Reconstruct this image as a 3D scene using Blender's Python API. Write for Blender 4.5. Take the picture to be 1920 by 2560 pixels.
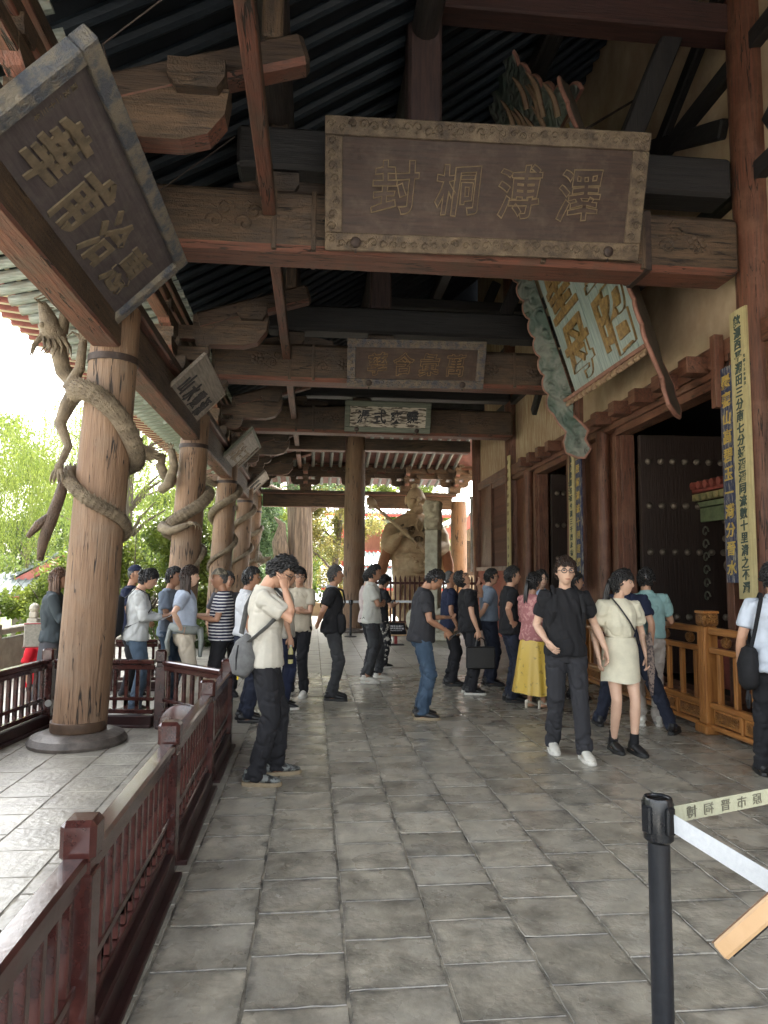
import bpy, bmesh, math, random
import numpy as np
from mathutils import Vector, Matrix, Euler
random.seed(7); RNG = np.random.default_rng(7)
for o in list(bpy.data.objects): bpy.data.objects.remove(o)
S = bpy.context.scene
COL = S.collection
rad = math.radians
# ---------------- camera
p, yaw, roll = rad(5.08), rad(5.75), rad(0.5)
fw = Vector((math.sin(yaw)*math.cos(p), math.cos(yaw)*math.cos(p), math.sin(p)))
r0 = Vector((math.cos(yaw), -math.sin(yaw), 0)); u0 = r0.cross(fw)
CR = r0*math.cos(roll)+u0*math.sin(roll); CU = -r0*math.sin(roll)+u0*math.cos(roll)
cd = bpy.data.cameras.new('camera'); cam = bpy.data.objects.new('camera', cd); COL.objects.link(cam)
mw = Matrix.Identity(4)
for i in range(3): mw[i][0] = CR[i]; mw[i][1] = CU[i]; mw[i][2] = -fw[i]
mw[2][3] = 1.62; cam.matrix_world = mw
cd.sensor_fit = 'HORIZONTAL'; cd.sensor_width = 36; cd.lens = 1750/1920*36; cd.clip_end = 800; cd.clip_start = .05
S.camera = cam; S.render.resolution_x = 768; S.render.resolution_y = 1024
# ---------------- world, sun, exposure
SUN_EL, SUN_AZ = rad(50), rad(12)      # azimuth from +Y towards +X
W = bpy.data.worlds.new('World'); S.world = W; W.use_nodes = True
nt = W.node_tree; nt.nodes.clear()
out = nt.nodes.new('ShaderNodeOutputWorld'); bg = nt.nodes.new('ShaderNodeBackground')
sky = nt.nodes.new('ShaderNodeTexSky'); sky.sky_type = 'NISHITA'; sky.sun_disc = False
sky.sun_elevation = SUN_EL; sky.sun_rotation = SUN_AZ; sky.air_density = 1.6; sky.dust_density = 6; sky.ozone_density = 1
hs = nt.nodes.new('ShaderNodeHueSaturation'); hs.inputs['Saturation'].default_value = .3   # milky, hazy sky
nt.links.new(sky.outputs[0], hs.inputs['Color']); nt.links.new(hs.outputs[0], bg.inputs[0]); bg.inputs[1].default_value = .15
nt.links.new(bg.outputs[0], out.inputs[0])
sl = bpy.data.lights.new('sun', 'SUN'); sl.energy = 2.3; sl.angle = rad(.8); sl.color = (1, .95, .86)
so = bpy.data.objects.new('sun', sl); COL.objects.link(so)
sd = Vector((math.sin(SUN_AZ)*math.cos(SUN_EL), math.cos(SUN_AZ)*math.cos(SUN_EL), math.sin(SUN_EL)))
so.rotation_euler = sd.to_track_quat('Z', 'Y').to_euler(); so.location = (0, 0, 30)
vs = S.view_settings; vs.view_transform = 'Standard'; vs.look = 'None'; vs.gamma = 1; vs.use_curve_mapping = False
vs.exposure = 3.5
cy = S.cycles; cy.max_bounces = 10; cy.diffuse_bounces = 6; cy.glossy_bounces = 3; cy.transmission_bounces = 4; cy.transparent_max_bounces = 6
cy.sample_clamp_indirect = 6; cy.use_denoising = True; cy.use_adaptive_sampling = True; cy.adaptive_threshold = .02
cy.caustics_reflective = False; cy.caustics_refractive = False
# ---------------- materials
MATS = {}
def M(name, c1, c2=None, rough=.6, sc=6, st=(1,1,1), bump=.2, bs=None, spec=.4, metal=0, carve=0, rand=0, blotch=None, bl_amt=.5, bl_sc=1.2, trans=0, alpha=1, coat=0, det=6, carve_sc=22, ramp=(.35,.65)):
    if name in MATS: return MATS[name]
    m = bpy.data.materials.new(name); m.use_nodes = True; t = m.node_tree; N = t.nodes; L = t.links
    b = N['Principled BSDF']; o = N['Material Output']
    b.inputs['Roughness'].default_value = rough; b.inputs['Metallic'].default_value = metal
    b.inputs['Specular IOR Level'].default_value = spec
    if coat: b.inputs['Coat Weight'].default_value = coat; b.inputs['Coat Roughness'].default_value = .15
    tc = N.new('ShaderNodeTexCoord'); mp = N.new('ShaderNodeMapping'); mp.inputs['Scale'].default_value = st
    oi = N.new('ShaderNodeObjectInfo')
    L.new(tc.outputs['Object'], mp.inputs['Vector'])
    if rand:
        ml = N.new('ShaderNodeMath'); ml.operation = 'MULTIPLY'; ml.inputs[1].default_value = 57
        L.new(oi.outputs['Random'], ml.inputs[0]); L.new(ml.outputs[0], mp.inputs['Location'])
    n = N.new('ShaderNodeTexNoise'); n.inputs['Scale'].default_value = sc; n.inputs['Detail'].default_value = det; n.inputs['Roughness'].default_value = .62
    L.new(mp.outputs[0], n.inputs['Vector'])
    c2 = c2 or tuple(x*.7 for x in c1)
    r = N.new('ShaderNodeValToRGB'); r.color_ramp.elements[0].position = ramp[0]; r.color_ramp.elements[1].position = ramp[1]
    r.color_ramp.elements[0].color = (*c2, 1); r.color_ramp.elements[1].color = (*c1, 1)
    L.new(n.outputs['Fac'], r.inputs[0]); colr = r.outputs[0]
    if blotch:
        n2 = N.new('ShaderNodeTexNoise'); n2.inputs['Scale'].default_value = bl_sc; n2.inputs['Detail'].default_value = 5; n2.inputs['Roughness'].default_value = .7
        L.new(mp.outputs[0] if rand else tc.outputs['Object'], n2.inputs['Vector'])
        r2 = N.new('ShaderNodeValToRGB'); r2.color_ramp.elements[0].position = .47; r2.color_ramp.elements[1].position = .68
        r2.color_ramp.elements[0].color = (0,0,0,1); r2.color_ramp.elements[1].color = (bl_amt,)*3+(1,)
        L.new(n2.outputs['Fac'], r2.inputs[0])
        mx = N.new('ShaderNodeMixRGB'); L.new(r2.outputs[0], mx.inputs[0]); L.new(colr, mx.inputs[1]); mx.inputs[2].default_value = (*blotch, 1); colr = mx.outputs[0]
    if rand:
        mr = N.new('ShaderNodeMapRange'); mr.inputs['To Min'].default_value = 1-rand; mr.inputs['To Max'].default_value = 1+rand
        L.new(oi.outputs['Random'], mr.inputs['Value'])
        h = N.new('ShaderNodeHueSaturation'); L.new(mr.outputs[0], h.inputs['Value']); L.new(colr, h.inputs['Color']); colr = h.outputs[0]
    L.new(colr, b.inputs['Base Color'])
    if bump or carve:
        bp = N.new('ShaderNodeBump'); bp.inputs['Strength'].default_value = min(1, bump*1.0+.001); bp.inputs['Distance'].default_value = .02
        nb = n
        if bs:
            nb = N.new('ShaderNodeTexNoise'); nb.inputs['Scale'].default_value = bs; nb.inputs['Detail'].default_value = 5
            L.new(mp.outputs[0], nb.inputs['Vector'])
        L.new(nb.outputs['Fac'], bp.inputs['Height']); last = bp
        if carve:
            v = N.new('ShaderNodeTexVoronoi'); v.feature = 'SMOOTH_F1'; v.inputs['Scale'].default_value = carve_sc
            wv = N.new('ShaderNodeTexNoise'); wv.inputs['Scale'].default_value = carve_sc*.35; wv.inputs['Detail'].default_value = 1
            L.new(tc.outputs['Object'], wv.inputs['Vector'])
            ad = N.new('ShaderNodeMixRGB'); ad.blend_type = 'ADD'; ad.inputs[0].default_value = .35
            L.new(tc.outputs['Object'], ad.inputs[1]); L.new(wv.outputs['Color'], ad.inputs[2]); L.new(ad.outputs[0], v.inputs['Vector'])
            sn = N.new('ShaderNodeMath'); sn.operation = 'SINE'; mm = N.new('ShaderNodeMath'); mm.operation = 'MULTIPLY'; mm.inputs[1].default_value = 14
            L.new(v.outputs['Distance'], mm.inputs[0]); L.new(mm.outputs[0], sn.inputs[0])
            b2 = N.new('ShaderNodeBump'); b2.inputs['Strength'].default_value = carve; b2.inputs['Distance'].default_value = .03
            L.new(sn.outputs[0], b2.inputs['Height']); L.new(bp.outputs[0], b2.inputs['Normal']); last = b2
        L.new(last.outputs[0], b.inputs['Normal'])
    if trans:
        tr = N.new('ShaderNodeBsdfTranslucent'); L.new(colr, tr.inputs[0]); ms = N.new('ShaderNodeMixShader'); ms.inputs[0].default_value = trans
        L.new(b.outputs[0], ms.inputs[1]); L.new(tr.outputs[0], ms.inputs[2]); L.new(ms.outputs[0], o.inputs[0])
    if alpha < 1: b.inputs['Transmission Weight'].default_value = 1-alpha
    MATS[name] = m; return m
def wood(name, c1, c2, ax, **k):
    st = [7,7,7]; st['xyz'.index(ax)] = .5
    k.setdefault('bump', .55); k.setdefault('rough', .62)
    return M(name+'_'+ax, c1, c2, st=tuple(st), sc=k.pop('sc', 5), **k)
GREY = (.17,.165,.15)
def aged(ax): return wood('aged_timber', (.115,.073,.043), (.042,.028,.019), ax, carve=.16, carve_sc=26, blotch=(.035,.028,.024), bl_amt=.8, rough=.55)
def plain(ax): return wood('brown_timber', (.088,.056,.036), (.034,.023,.017), ax, blotch=(.03,.025,.022), bl_amt=.7)
def red(ax): return wood('red_timber', (.19,.072,.046), (.09,.042,.03), ax, blotch=(.10,.065,.048), bl_amt=.8, bl_sc=2.5, rough=.55)
def colw(ax='z'): return wood('column_timber', (.245,.148,.085), (.135,.078,.046), ax, sc=5, bump=1, blotch=(.19,.135,.092), bl_amt=.8, ramp=(.25,.75), bl_sc=1.5, rough=.6)
def dark(ax): return wood('black_timber', (.024,.021,.020), (.012,.012,.013), ax, rough=.6)  # near-black base colour shared by upper beams, purlins, ties and braces
def walr(ax): return wood('door_timber', (.155,.060,.034), (.075,.032,.020), ax, blotch=(.20,.10,.06), bl_amt=.6, bl_sc=3, rough=.5)
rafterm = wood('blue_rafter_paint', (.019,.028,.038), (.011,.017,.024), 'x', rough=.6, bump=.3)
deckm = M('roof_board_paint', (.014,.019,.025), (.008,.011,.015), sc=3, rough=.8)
lacq = M('maroon_lacquer', (.044,.014,.012), (.026,.009,.008), sc=9, st=(1,1,1), rough=.22, bump=.12, coat=.5, blotch=(.10,.035,.028), bl_amt=.5, bl_sc=6)
lacqd = M('dark_lacquer', (.03,.012,.011), (.018,.008,.008), sc=8, rough=.35, bump=.1)
tilem = M('paving_brick', (.38,.345,.275), (.125,.115,.093), sc=5.5, rough=.40, bump=.22, bs=30, rand=.17, blotch=(.33,.31,.265), bl_amt=.6, bl_sc=2.3, det=8, ramp=(.3,.68), spec=.5)
tile_stuff = M('paving_brick_far', (.335,.31,.255), (.15,.138,.115), sc=3.5, rough=.38, bump=.4, bs=20, blotch=(.29,.275,.24), bl_amt=.6, bl_sc=1.1, det=8, ramp=(.3,.68), spec=.5)
grout = M('sandy_mortar', (.30,.27,.21), (.04,.038,.034), sc=6, rough=.9, bump=.5)
plaster = M('cream_plaster', (.46,.35,.235), (.31,.22,.14), sc=2.2, rough=.8, bump=.5, bs=14, st=(1,.7,.5), blotch=(.30,.16,.09), bl_amt=.4, bl_sc=1.1)
plaster2 = M('fringed_plaster', (.46,.37,.25), (.28,.16,.09), sc=3.5, rough=.8, bump=.9, st=(4,4,.7), det=7)
def cracks(m, ax, amt=1.0, sc=9, col=(.02,.014,.01)):
    if m.get('ck'): return m
    m['ck'] = 1; t = m.node_tree; N = t.nodes; L = t.links; b = N['Principled BSDF']
    src = b.inputs['Base Color'].links[0].from_socket; nrm = b.inputs['Normal'].links[0].from_socket
    st = [1.0,1.0,1.0]; st['xyz'.index(ax)] = .07
    tc = N.new('ShaderNodeTexCoord'); mp = N.new('ShaderNodeMapping'); mp.inputs['Scale'].default_value = st; L.new(tc.outputs['Object'], mp.inputs['Vector'])
    n = N.new('ShaderNodeTexNoise'); n.inputs['Scale'].default_value = sc; n.inputs['Detail'].default_value = 4; n.inputs['Roughness'].default_value = .55; L.new(mp.outputs[0], n.inputs['Vector'])
    s1 = N.new('ShaderNodeMath'); s1.operation = 'SUBTRACT'; s1.inputs[1].default_value = .5; L.new(n.outputs['Fac'], s1.inputs[0])
    s2 = N.new('ShaderNodeMath'); s2.operation = 'ABSOLUTE'; L.new(s1.outputs[0], s2.inputs[0])
    n2 = N.new('ShaderNodeTexNoise'); n2.inputs['Scale'].default_value = 2.2; n2.inputs['Detail'].default_value = 3; L.new(tc.outputs['Object'], n2.inputs['Vector'])
    w = N.new('ShaderNodeMapRange'); w.inputs['From Min'].default_value = .45; w.inputs['From Max'].default_value = .68; w.inputs['To Min'].default_value = .0005; w.inputs['To Max'].default_value = .016*amt; L.new(n2.outputs['Fac'], w.inputs['Value'])
    dv = N.new('ShaderNodeMath'); dv.operation = 'DIVIDE'; L.new(s2.outputs[0], dv.inputs[0]); L.new(w.outputs[0], dv.inputs[1])
    r = N.new('ShaderNodeMapRange'); r.inputs['From Min'].default_value = .6; r.inputs['From Max'].default_value = 1.5; r.inputs['To Min'].default_value = 1; r.inputs['To Max'].default_value = 0; L.new(dv.outputs[0], r.inputs['Value'])
    mx = N.new('ShaderNodeMixRGB'); L.new(r.outputs[0], mx.inputs[0]); L.new(src, mx.inputs[1]); mx.inputs[2].default_value = (*col,1); L.new(mx.outputs[0], b.inputs['Base Color'])
    bp = N.new('ShaderNodeBump'); bp.invert = True; bp.inputs['Strength'].default_value = .8; bp.inputs['Distance'].default_value = .012; L.new(r.outputs[0], bp.inputs['Height']); L.new(nrm, bp.inputs['Normal']); L.new(bp.outputs[0], b.inputs['Normal'])
    return m
for ax_ in 'xyz':
    cracks(colw(ax_), ax_, 1.0, 7); cracks(aged(ax_), ax_, .8, 10, (.015,.012,.01)); cracks(red(ax_), ax_, 1.2, 10); cracks(plain(ax_), ax_, .9, 9); cracks(walr(ax_), ax_, .6, 9)
dragm = M('dragon_wood', (.26,.205,.135), (.12,.09,.06), sc=8, rough=.6, bump=.35, carve=.55, carve_sc=40)
dragd = M('dragon_wood_dark', (.11,.07,.045), (.05,.032,.022), sc=8, rough=.6, bump=.35, carve=.4, carve_sc=30)
def tile_extra(m):
    t = m.node_tree; N = t.nodes; L = t.links; b = N['Principled BSDF']
    src = b.inputs['Base Color'].links[0].from_socket
    tc = N.new('ShaderNodeTexCoord'); s_ = N.new('ShaderNodeVectorMath'); s_.operation = 'SUBTRACT'; s_.inputs[1].default_value = (.5,.5,.5); L.new(tc.outputs['Generated'], s_.inputs[0])
    ab = N.new('ShaderNodeVectorMath'); ab.operation = 'ABSOLUTE'; L.new(s_.outputs[0], ab.inputs[0]); sp = N.new('ShaderNodeSeparateXYZ'); L.new(ab.outputs[0], sp.inputs[0])
    mx = N.new('ShaderNodeMath'); mx.operation = 'MAXIMUM'; L.new(sp.outputs[0], mx.inputs[0]); L.new(sp.outputs[1], mx.inputs[1])
    nz = N.new('ShaderNodeTexNoise'); nz.inputs['Scale'].default_value = 9; nz.inputs['Detail'].default_value = 6; nz.inputs['Roughness'].default_value = .7
    mp = [n for n in N if n.type == 'MAPPING'][0]; L.new(mp.outputs[0], nz.inputs['Vector'])
    ad = N.new('ShaderNodeMath'); ad.operation = 'MULTIPLY_ADD'; ad.inputs[1].default_value = .38; L.new(nz.outputs['Fac'], ad.inputs[0]); L.new(mx.outputs[0], ad.inputs[2])
    r = N.new('ShaderNodeValToRGB'); r.color_ramp.elements[0].position = .62; r.color_ramp.elements[1].position = .76; L.new(ad.outputs[0], r.inputs[0])
    m2 = N.new('ShaderNodeMixRGB'); m2.blend_type = 'MIX'; L.new(r.outputs[0], m2.inputs[0]); L.new(src, m2.inputs[1]); m2.inputs[2].default_value = (.075,.072,.066,1); L.new(m2.outputs[0], b.inputs['Base Color'])
    n3 = N.new('ShaderNodeTexNoise'); n3.inputs['Scale'].default_value = 3; n3.inputs['Detail'].default_value = 5; L.new(mp.outputs[0], n3.inputs['Vector'])
    rr = N.new('ShaderNodeMapRange'); rr.inputs['From Min'].default_value = .35; rr.inputs['From Max'].default_value = .65; rr.inputs['To Min'].default_value = .13; rr.inputs['To Max'].default_value = .42; L.new(n3.outputs['Fac'], rr.inputs['Value']); L.new(rr.outputs[0], b.inputs['Roughness'])
    # chalky white flecks
    n4 = N.new('ShaderNodeTexNoise'); n4.inputs['Scale'].default_value = 34; n4.inputs['Detail'].default_value = 3; L.new(mp.outputs[0], n4.inputs['Vector'])
    r4 = N.new('ShaderNodeValToRGB'); r4.color_ramp.elements[0].position = .66; r4.color_ramp.elements[1].position = .72; r4.color_ramp.elements[1].color = (.6,.6,.6,1); L.new(n4.outputs['Fac'], r4.inputs[0])
    m4 = N.new('ShaderNodeMixRGB'); L.new(r4.outputs[0], m4.inputs[0]); L.new(m2.outputs[0], m4.inputs[1]); m4.inputs[2].default_value = (.34,.32,.27,1); L.new(m4.outputs[0], b.inputs['Base Color'])
tile_extra(tilem)
iron = M('iron_band', (.06,.04,.032), (.03,.022,.02), sc=20, rough=.55, metal=.3)
stone = M('dark_base_stone', (.12,.10,.085), (.05,.042,.036), sc=9, rough=.45, bump=.6)
stonep = M('pale_stone', (.42,.38,.31), (.28,.25,.20), sc=5, rough=.75, bump=.4)
gold = M('gilded_relief', (.34,.21,.075), (.16,.09,.035), sc=14, rough=.5, bump=.5, spec=.6)
golddim = M('dulled_gilding', (.24,.17,.095), (.12,.08,.045), sc=14, rough=.55, bump=.5)
ink = M('faded_ink', (.05,.048,.05), (.028,.027,.03), sc=14, rough=.7)
blackm = M('black_paint', (.012,.012,.014), (.008,.008,.009), sc=8, rough=.4, bump=.05)
# ---------------- mesh builder
class MB:
    def __init__(s): s.v = []; s.f = []; s.m = []
    def add(s, vs, fs, mi=0, mat=None):
        o = len(s.v)
        if mat is not None: vs = [mat @ Vector(q) for q in vs]
        s.v += [tuple(q) for q in vs]; s.f += [tuple(i+o for i in f) for f in fs]; s.m += [mi]*len(fs)
        return s
    def box(s, c, d, mat=None, ch=0, mi=0):
        x, y, z = (k/2 for k in d)
        if not ch:
            vs = [(sx*x, sy*y, sz*z) for sx in (-1,1) for sy in (-1,1) for sz in (-1,1)]
            fs = [(0,1,3,2),(4,6,7,5),(0,4,5,1),(2,3,7,6),(0,2,6,4),(1,5,7,3)]
        else:
            vs = []; fs = []; idx = {}
            for sx in (-1,1):
                for sy in (-1,1):
                    for sz in (-1,1):
                        for a in range(3):
                            q = [sx*x, sy*y, sz*z]; 
                            for b in range(3):
                                if b != a: q[b] -= (sx,sy,sz)[b]*ch
                            idx[(sx,sy,sz,a)] = len(vs); vs.append(q)
            g = lambda *k: idx[k]
            for sg in (-1,1):
                fs += [tuple(g(sg,a,b,0) for a,b in ((-1,-1),(1,-1),(1,1),(-1,1))),
                       tuple(g(a,sg,b,1) for a,b in ((-1,-1),(1,-1),(1,1),(-1,1))),
                       tuple(g(a,b,sg,2) for a,b in ((-1,-1),(1,-1),(1,1),(-1,1)))]
            for a in (-1,1):
                for b in (-1,1):
                    fs += [(g(a,b,-1,0),g(a,b,1,0),g(a,b,1,1),g(a,b,-1,1)),(g(a,-1,b,0),g(a,1,b,0),g(a,1,b,2),g(a,-1,b,2)),(g(-1,a,b,1),g(1,a,b,1),g(1,a,b,2),g(-1,a,b,2))]
                    for c_ in (-1,1): fs.append((g(a,b,c_,0),g(a,b,c_,1),g(a,b,c_,2)))
        vs = [(q[0]+c[0], q[1]+c[1], q[2]+c[2]) for q in vs] if mat is None else [(mat @ Vector(q)) + Vector(c) for q in vs]
        return s.add(vs, fs, mi)
    def bar(s, a, b, w, h, ch=0, mi=0, up=(0,0,1)):
        a, b = Vector(a), Vector(b); d = b-a; L = d.length; d.normalize()
        u = Vector(up); sd_ = d.cross(u)
        if sd_.length < 1e-4: sd_ = d.cross(Vector((0,1,0)))
        sd_.normalize(); u = sd_.cross(d)
        m = Matrix((d, sd_, u)).transposed()
        return s.box((a+b)/2, (L, w, h), m, ch, mi)
    def tube(s, pts, r, n=10, ell=1, ref=(0,0,1), cap=True, mi=0, twist=0):
        pts = [Vector(q) for q in pts]; k = len(pts)
        r = r if isinstance(r, (list, tuple)) else [r]*k
        vs = []; fs = []; ref = Vector(ref)
        a = None
        for i, q in enumerate(pts):
            d = (pts[min(i+1,k-1)]-pts[max(i-1,0)]).normalized()
            if a is None:
                a = d.cross(ref)
                if a.length < .3: a = d.cross(Vector((0,1,0)) if abs(ref.y) < .9 else Vector((1,0,0)))
            else: a = a-d*a.dot(d)
            a.normalize(); b = a.cross(d)
            ra, rb = r[i] if isinstance(r[i], (tuple, list)) else (r[i], r[i]*ell)
            for j in range(n):
                t = 2*math.pi*j/n+twist; vs.append(q+a*ra*math.cos(t)+b*rb*math.sin(t))
        for i in range(k-1):
            for j in range(n): fs.append((i*n+j, i*n+(j+1)%n, (i+1)*n+(j+1)%n, (i+1)*n+j))
        if cap: fs += [tuple(range(n))[::-1], tuple((k-1)*n+j for j in range(n))]
        return s.add(vs, fs, mi)
    def lathe(s, prof, c=(0,0,0), n=32, mi=0, mat=None):
        vs = []; fs = []; k = len(prof)
        for (r, z) in prof:
            for j in range(n):
                t = 2*math.pi*j/n; vs.append((c[0]+r*math.cos(t), c[1]+r*math.sin(t), c[2]+z))
        for i in range(k-1):
            for j in range(n): fs.append((i*n+j, i*n+(j+1)%n, (i+1)*n+(j+1)%n, (i+1)*n+j))
        fs += [tuple(range(n))[::-1], tuple((k-1)*n+j for j in range(n))]
        return s.add(vs, fs, mi, mat)
    def prism(s, poly, d, mat=None, mi=0):   # polygon in local xz, thickness d along local y
        n = len(poly); vs = [(x, -d/2, z) for x, z in poly]+[(x, d/2, z) for x, z in poly]
        fs = [tuple(range(n)), tuple(range(2*n-1, n-1, -1))]+[(i, i+n, (i+1)%n+n, (i+1)%n) for i in range(n)]
        return s.add(vs, fs, mi, mat)
    def ell(s, c, r, n=10, m=7, mat=None, mi=0):
        vs = [(0,0,1)]; fs = []
        for i in range(1, m):
            for j in range(n):
                a = math.pi*i/m; t = 2*math.pi*j/n; vs.append((math.sin(a)*math.cos(t), math.sin(a)*math.sin(t), math.cos(a)))
        vs.append((0,0,-1)); e = len(vs)-1
        for j in range(n): fs.append((0, 1+j, 1+(j+1)%n)); fs.append((e, 1+(m-2)*n+(j+1)%n, 1+(m-2)*n+j))
        for i in range(m-2):
            for j in range(n): fs.append((1+i*n+j, 1+(i+1)*n+j, 1+(i+1)*n+(j+1)%n, 1+i*n+(j+1)%n))
        q = [Vector((v[0]*r[0], v[1]*r[1], v[2]*r[2])) for v in vs]
        if mat is not None: q = [mat @ v for v in q]
        return s.add([v+Vector(c) for v in q], fs, mi)
    def mesh(s, name, mats, smooth=False, under=None, sharp=35, weld=False):
        me = bpy.data.meshes.new(name); me.from_pydata(s.v, [], s.f)
        mats = mats if isinstance(mats, (list, tuple)) else [mats]
        for m in mats: me.materials.append(m)
        if len(mats) > 1: me.polygons.foreach_set('material_index', s.m)
        bm = bmesh.new(); bm.from_mesh(me)
        if weld: bmesh.ops.remove_doubles(bm, verts=bm.verts, dist=1e-4)
        bmesh.ops.recalc_face_normals(bm, faces=bm.faces); bm.to_mesh(me); bm.free()
        if under:
            me.materials.append(under); k = len(mats)
            for q in me.polygons:
                if q.normal.z < -.5: q.material_index = k
        if smooth:
            me.polygons.foreach_set('use_smooth', [True]*len(me.polygons))
            if sharp: me.set_sharp_from_angle(angle=rad(sharp))
        me.update(); return me
    def build(s, name, mats, parent=None, smooth=False, under=None, sharp=35, weld=False, **k):
        return link(name, s.mesh(name, mats, smooth, under, sharp, weld), parent, **k)
def link(name, me, parent=None, loc=None, rz=None, rot=None, label=None, cat=None, group=None, kind=None, scale=None):
    o = bpy.data.objects.new(name, me); COL.objects.link(o)
    if parent is not None: o.parent = parent
    if loc is not None: o.location = loc
    if rz is not None: o.rotation_euler = (0,0,rz)
    if rot is not None: o.rotation_euler = rot
    if scale is not None: o.scale = scale
    if label: o['label'] = label
    if cat: o['category'] = cat
    if group: o['group'] = group
    if kind: o['kind'] = kind
    return o
def empty(name, loc=(0,0,0), rz=0, **k): return link(name, None, None, loc, rz, **k)
def bx(name, c, d, m, parent=None, ch=.006, **k): return MB().box(c, d, None, ch).build(name, m, parent, **k)
_tc = {}
def text_mb(txt, size, depth=.01, offset=0, outl=0):
    key = (txt, size, depth, offset, outl)
    if key not in _tc:
        cu = bpy.data.curves.new('t', 'FONT'); cu.body = txt; cu.size = size; cu.extrude = depth; cu.offset = offset
        if outl: cu.fill_mode = 'NONE'; cu.bevel_depth = outl; cu.bevel_resolution = 0; cu.extrude = 0; cu.resolution_u = 2
        cu.align_x = 'CENTER'; cu.align_y = 'CENTER'; cu.resolution_u = 3
        ob = bpy.data.objects.new('t', cu); COL.objects.link(ob)
        dg = bpy.context.evaluated_depsgraph_get(); me = bpy.data.meshes.new_from_object(ob.evaluated_get(dg))
        bpy.data.objects.remove(ob); bpy.data.curves.remove(cu)
        vs = np.array([v.co[:] for v in me.vertices]) if len(me.vertices) else np.zeros((0,3))
        if len(vs):
            vs[:,:2] -= (vs[:,:2].max(0)+vs[:,:2].min(0))/2
            if size > .09 and len(txt) == 1:      # brush-like irregular strokes
                q = np.stack([vs[:,0], vs[:,1], np.zeros(len(vs))], 1)/size; sd_ = ord(txt)%97; jit = np.stack([vnoise(q, 3.2, sd_), vnoise(q, 3.2, sd_+7)], 1)
                vs[:,:2] += jit*.045*size; vs[:,0] += vs[:,1]*.06; vs[:,1] += vs[:,0]*.07
        _tc[key] = (vs, [tuple(q.vertices) for q in me.polygons]); bpy.data.meshes.remove(me)
    return _tc[key]
def add_text(mb, txt, size, mat, depth=.01, offset=0, stretch=(1,1), mi=0, outl=0):
    vs, fs = text_mb(txt, size, depth, offset, outl)
    mb.add([(v[0]*stretch[0], v[1]*stretch[1], v[2]) for v in vs], fs, mi, mat)
def vnoise(P, f, seed=0):
    P = np.asarray(P)*f+seed*17.3; i = np.floor(P).astype(np.int64); w = P-i; w = w*w*(3-2*w); r = 0
    for a in (0,1):
        for b in (0,1):
            for c in (0,1):
                h = ((i[:,0]+a)*73856093 ^ (i[:,1]+b)*19349663 ^ (i[:,2]+c)*83492791) & 0xffffff
                h = (h*1103515245+12345 & 0x7fffffff)/0x7fffffff
                r = r+h*(w[:,0] if a else 1-w[:,0])*(w[:,1] if b else 1-w[:,1])*(w[:,2] if c else 1-w[:,2])
    return r*2-1
# ================= SETTING: ground, terrace floor =================
MB().box((0,40,-1.26),(600,600,.12)).build('ground', M('courtyard_ground',(.42,.40,.36),(.30,.29,.26),sc=.6,rough=.9,bump=.3), kind='structure')
PX0, PX1, PY0, PY1 = -4.9, 5.3, -2.5, 28.5
MB().box(((PX0+PX1)/2,(PY0+PY1)/2,-.6045),(PX1-PX0,PY1-PY0,1.2)).build('terrace', grout, kind='structure')   # mortar bed seen in the joints, top at -.04
floor = empty('floor', kind='structure')
TW, TL = .402, .372
def tile_mesh(seed, w, l):
    rnd = random.Random(seed); b = .006
    n = 6; xs = [-w/2+.0035+(w-.007)*i/n for i in range(n+1)]; ys = [-l/2+.0035+(l-.007)*i/n for i in range(n+1)]
    ring = [(x, ys[0]) for x in xs]+[(xs[-1], y) for y in ys[1:]]+[(x, ys[-1]) for x in xs[::-1][1:]]+[(xs[0], y) for y in ys[::-1][1:-1]]
    top = []; bot = []
    for (x, y) in ring:
        j = rnd.uniform(0, .003) if rnd.random() < .85 else rnd.uniform(.002,.009); k = 1-j/(w/2)
        top.append((x*(k-.012), y*(k-.012), 0)); bot.append((x*k, y*k, -.0035))
    deep = [(x, y, -.05) for x, y, z in bot]; m = len(ring)
    vs = top+bot+deep; fs = [tuple(range(m))]+[(i, i+m, (i+1)%m+m, (i+1)%m) for i in range(m)]+[(i+m, i+2*m, (i+1)%m+2*m, (i+1)%m+m) for i in range(m)]
    return vs, fs
TV = [tile_mesh(i, TW, TL) for i in range(7)]
TM = [MB().add(*t).mesh('tile', tilem) for t in TV]
tl = []
for i in range(-12, 14):
    off = (i*0.37+.13*math.sin(i*5.1)) % 1
    for j in range(-7, 76):
        x = -.235+TW*(i+.5); y = TL*(j+off)
        if x < PX0+.2 or x > PX1-.15 or y < PY0+.2 or y > PY1-.2: continue
        tl.append((x, y))
def vis(x, y): return y > 1.9 and -.62 < x/y-.0 < .78 and x > -.62
near = sorted([t for t in tl if vis(*t)], key=lambda t: t[0]**2+t[1]**2)[:298]; ns = set(near)
white_tiles = [(1.55,4.05),(2.9,3.6)]
for k, (x, y) in enumerate(near):
    z = random.uniform(-.0025, .0025)
    link('tile', TM[random.randrange(7)], floor, (x, y, z), rot=(random.uniform(-.004,.004), random.uniform(-.004,.004), random.choice((0, math.pi))+random.uniform(-.006,.006)))
mb = MB()
for (x, y) in tl:
    if (x, y) in ns: continue
    vs, fs = TV[random.randrange(7)]; z = random.uniform(-.003, .002)
    mb.add(vs, fs, 0, Matrix.Translation((x, y, z)) @ Matrix.Rotation(random.uniform(-.006,.006), 4, 'Z'))
mb.build('paving', tile_stuff, floor, kind='stuff')

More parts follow.
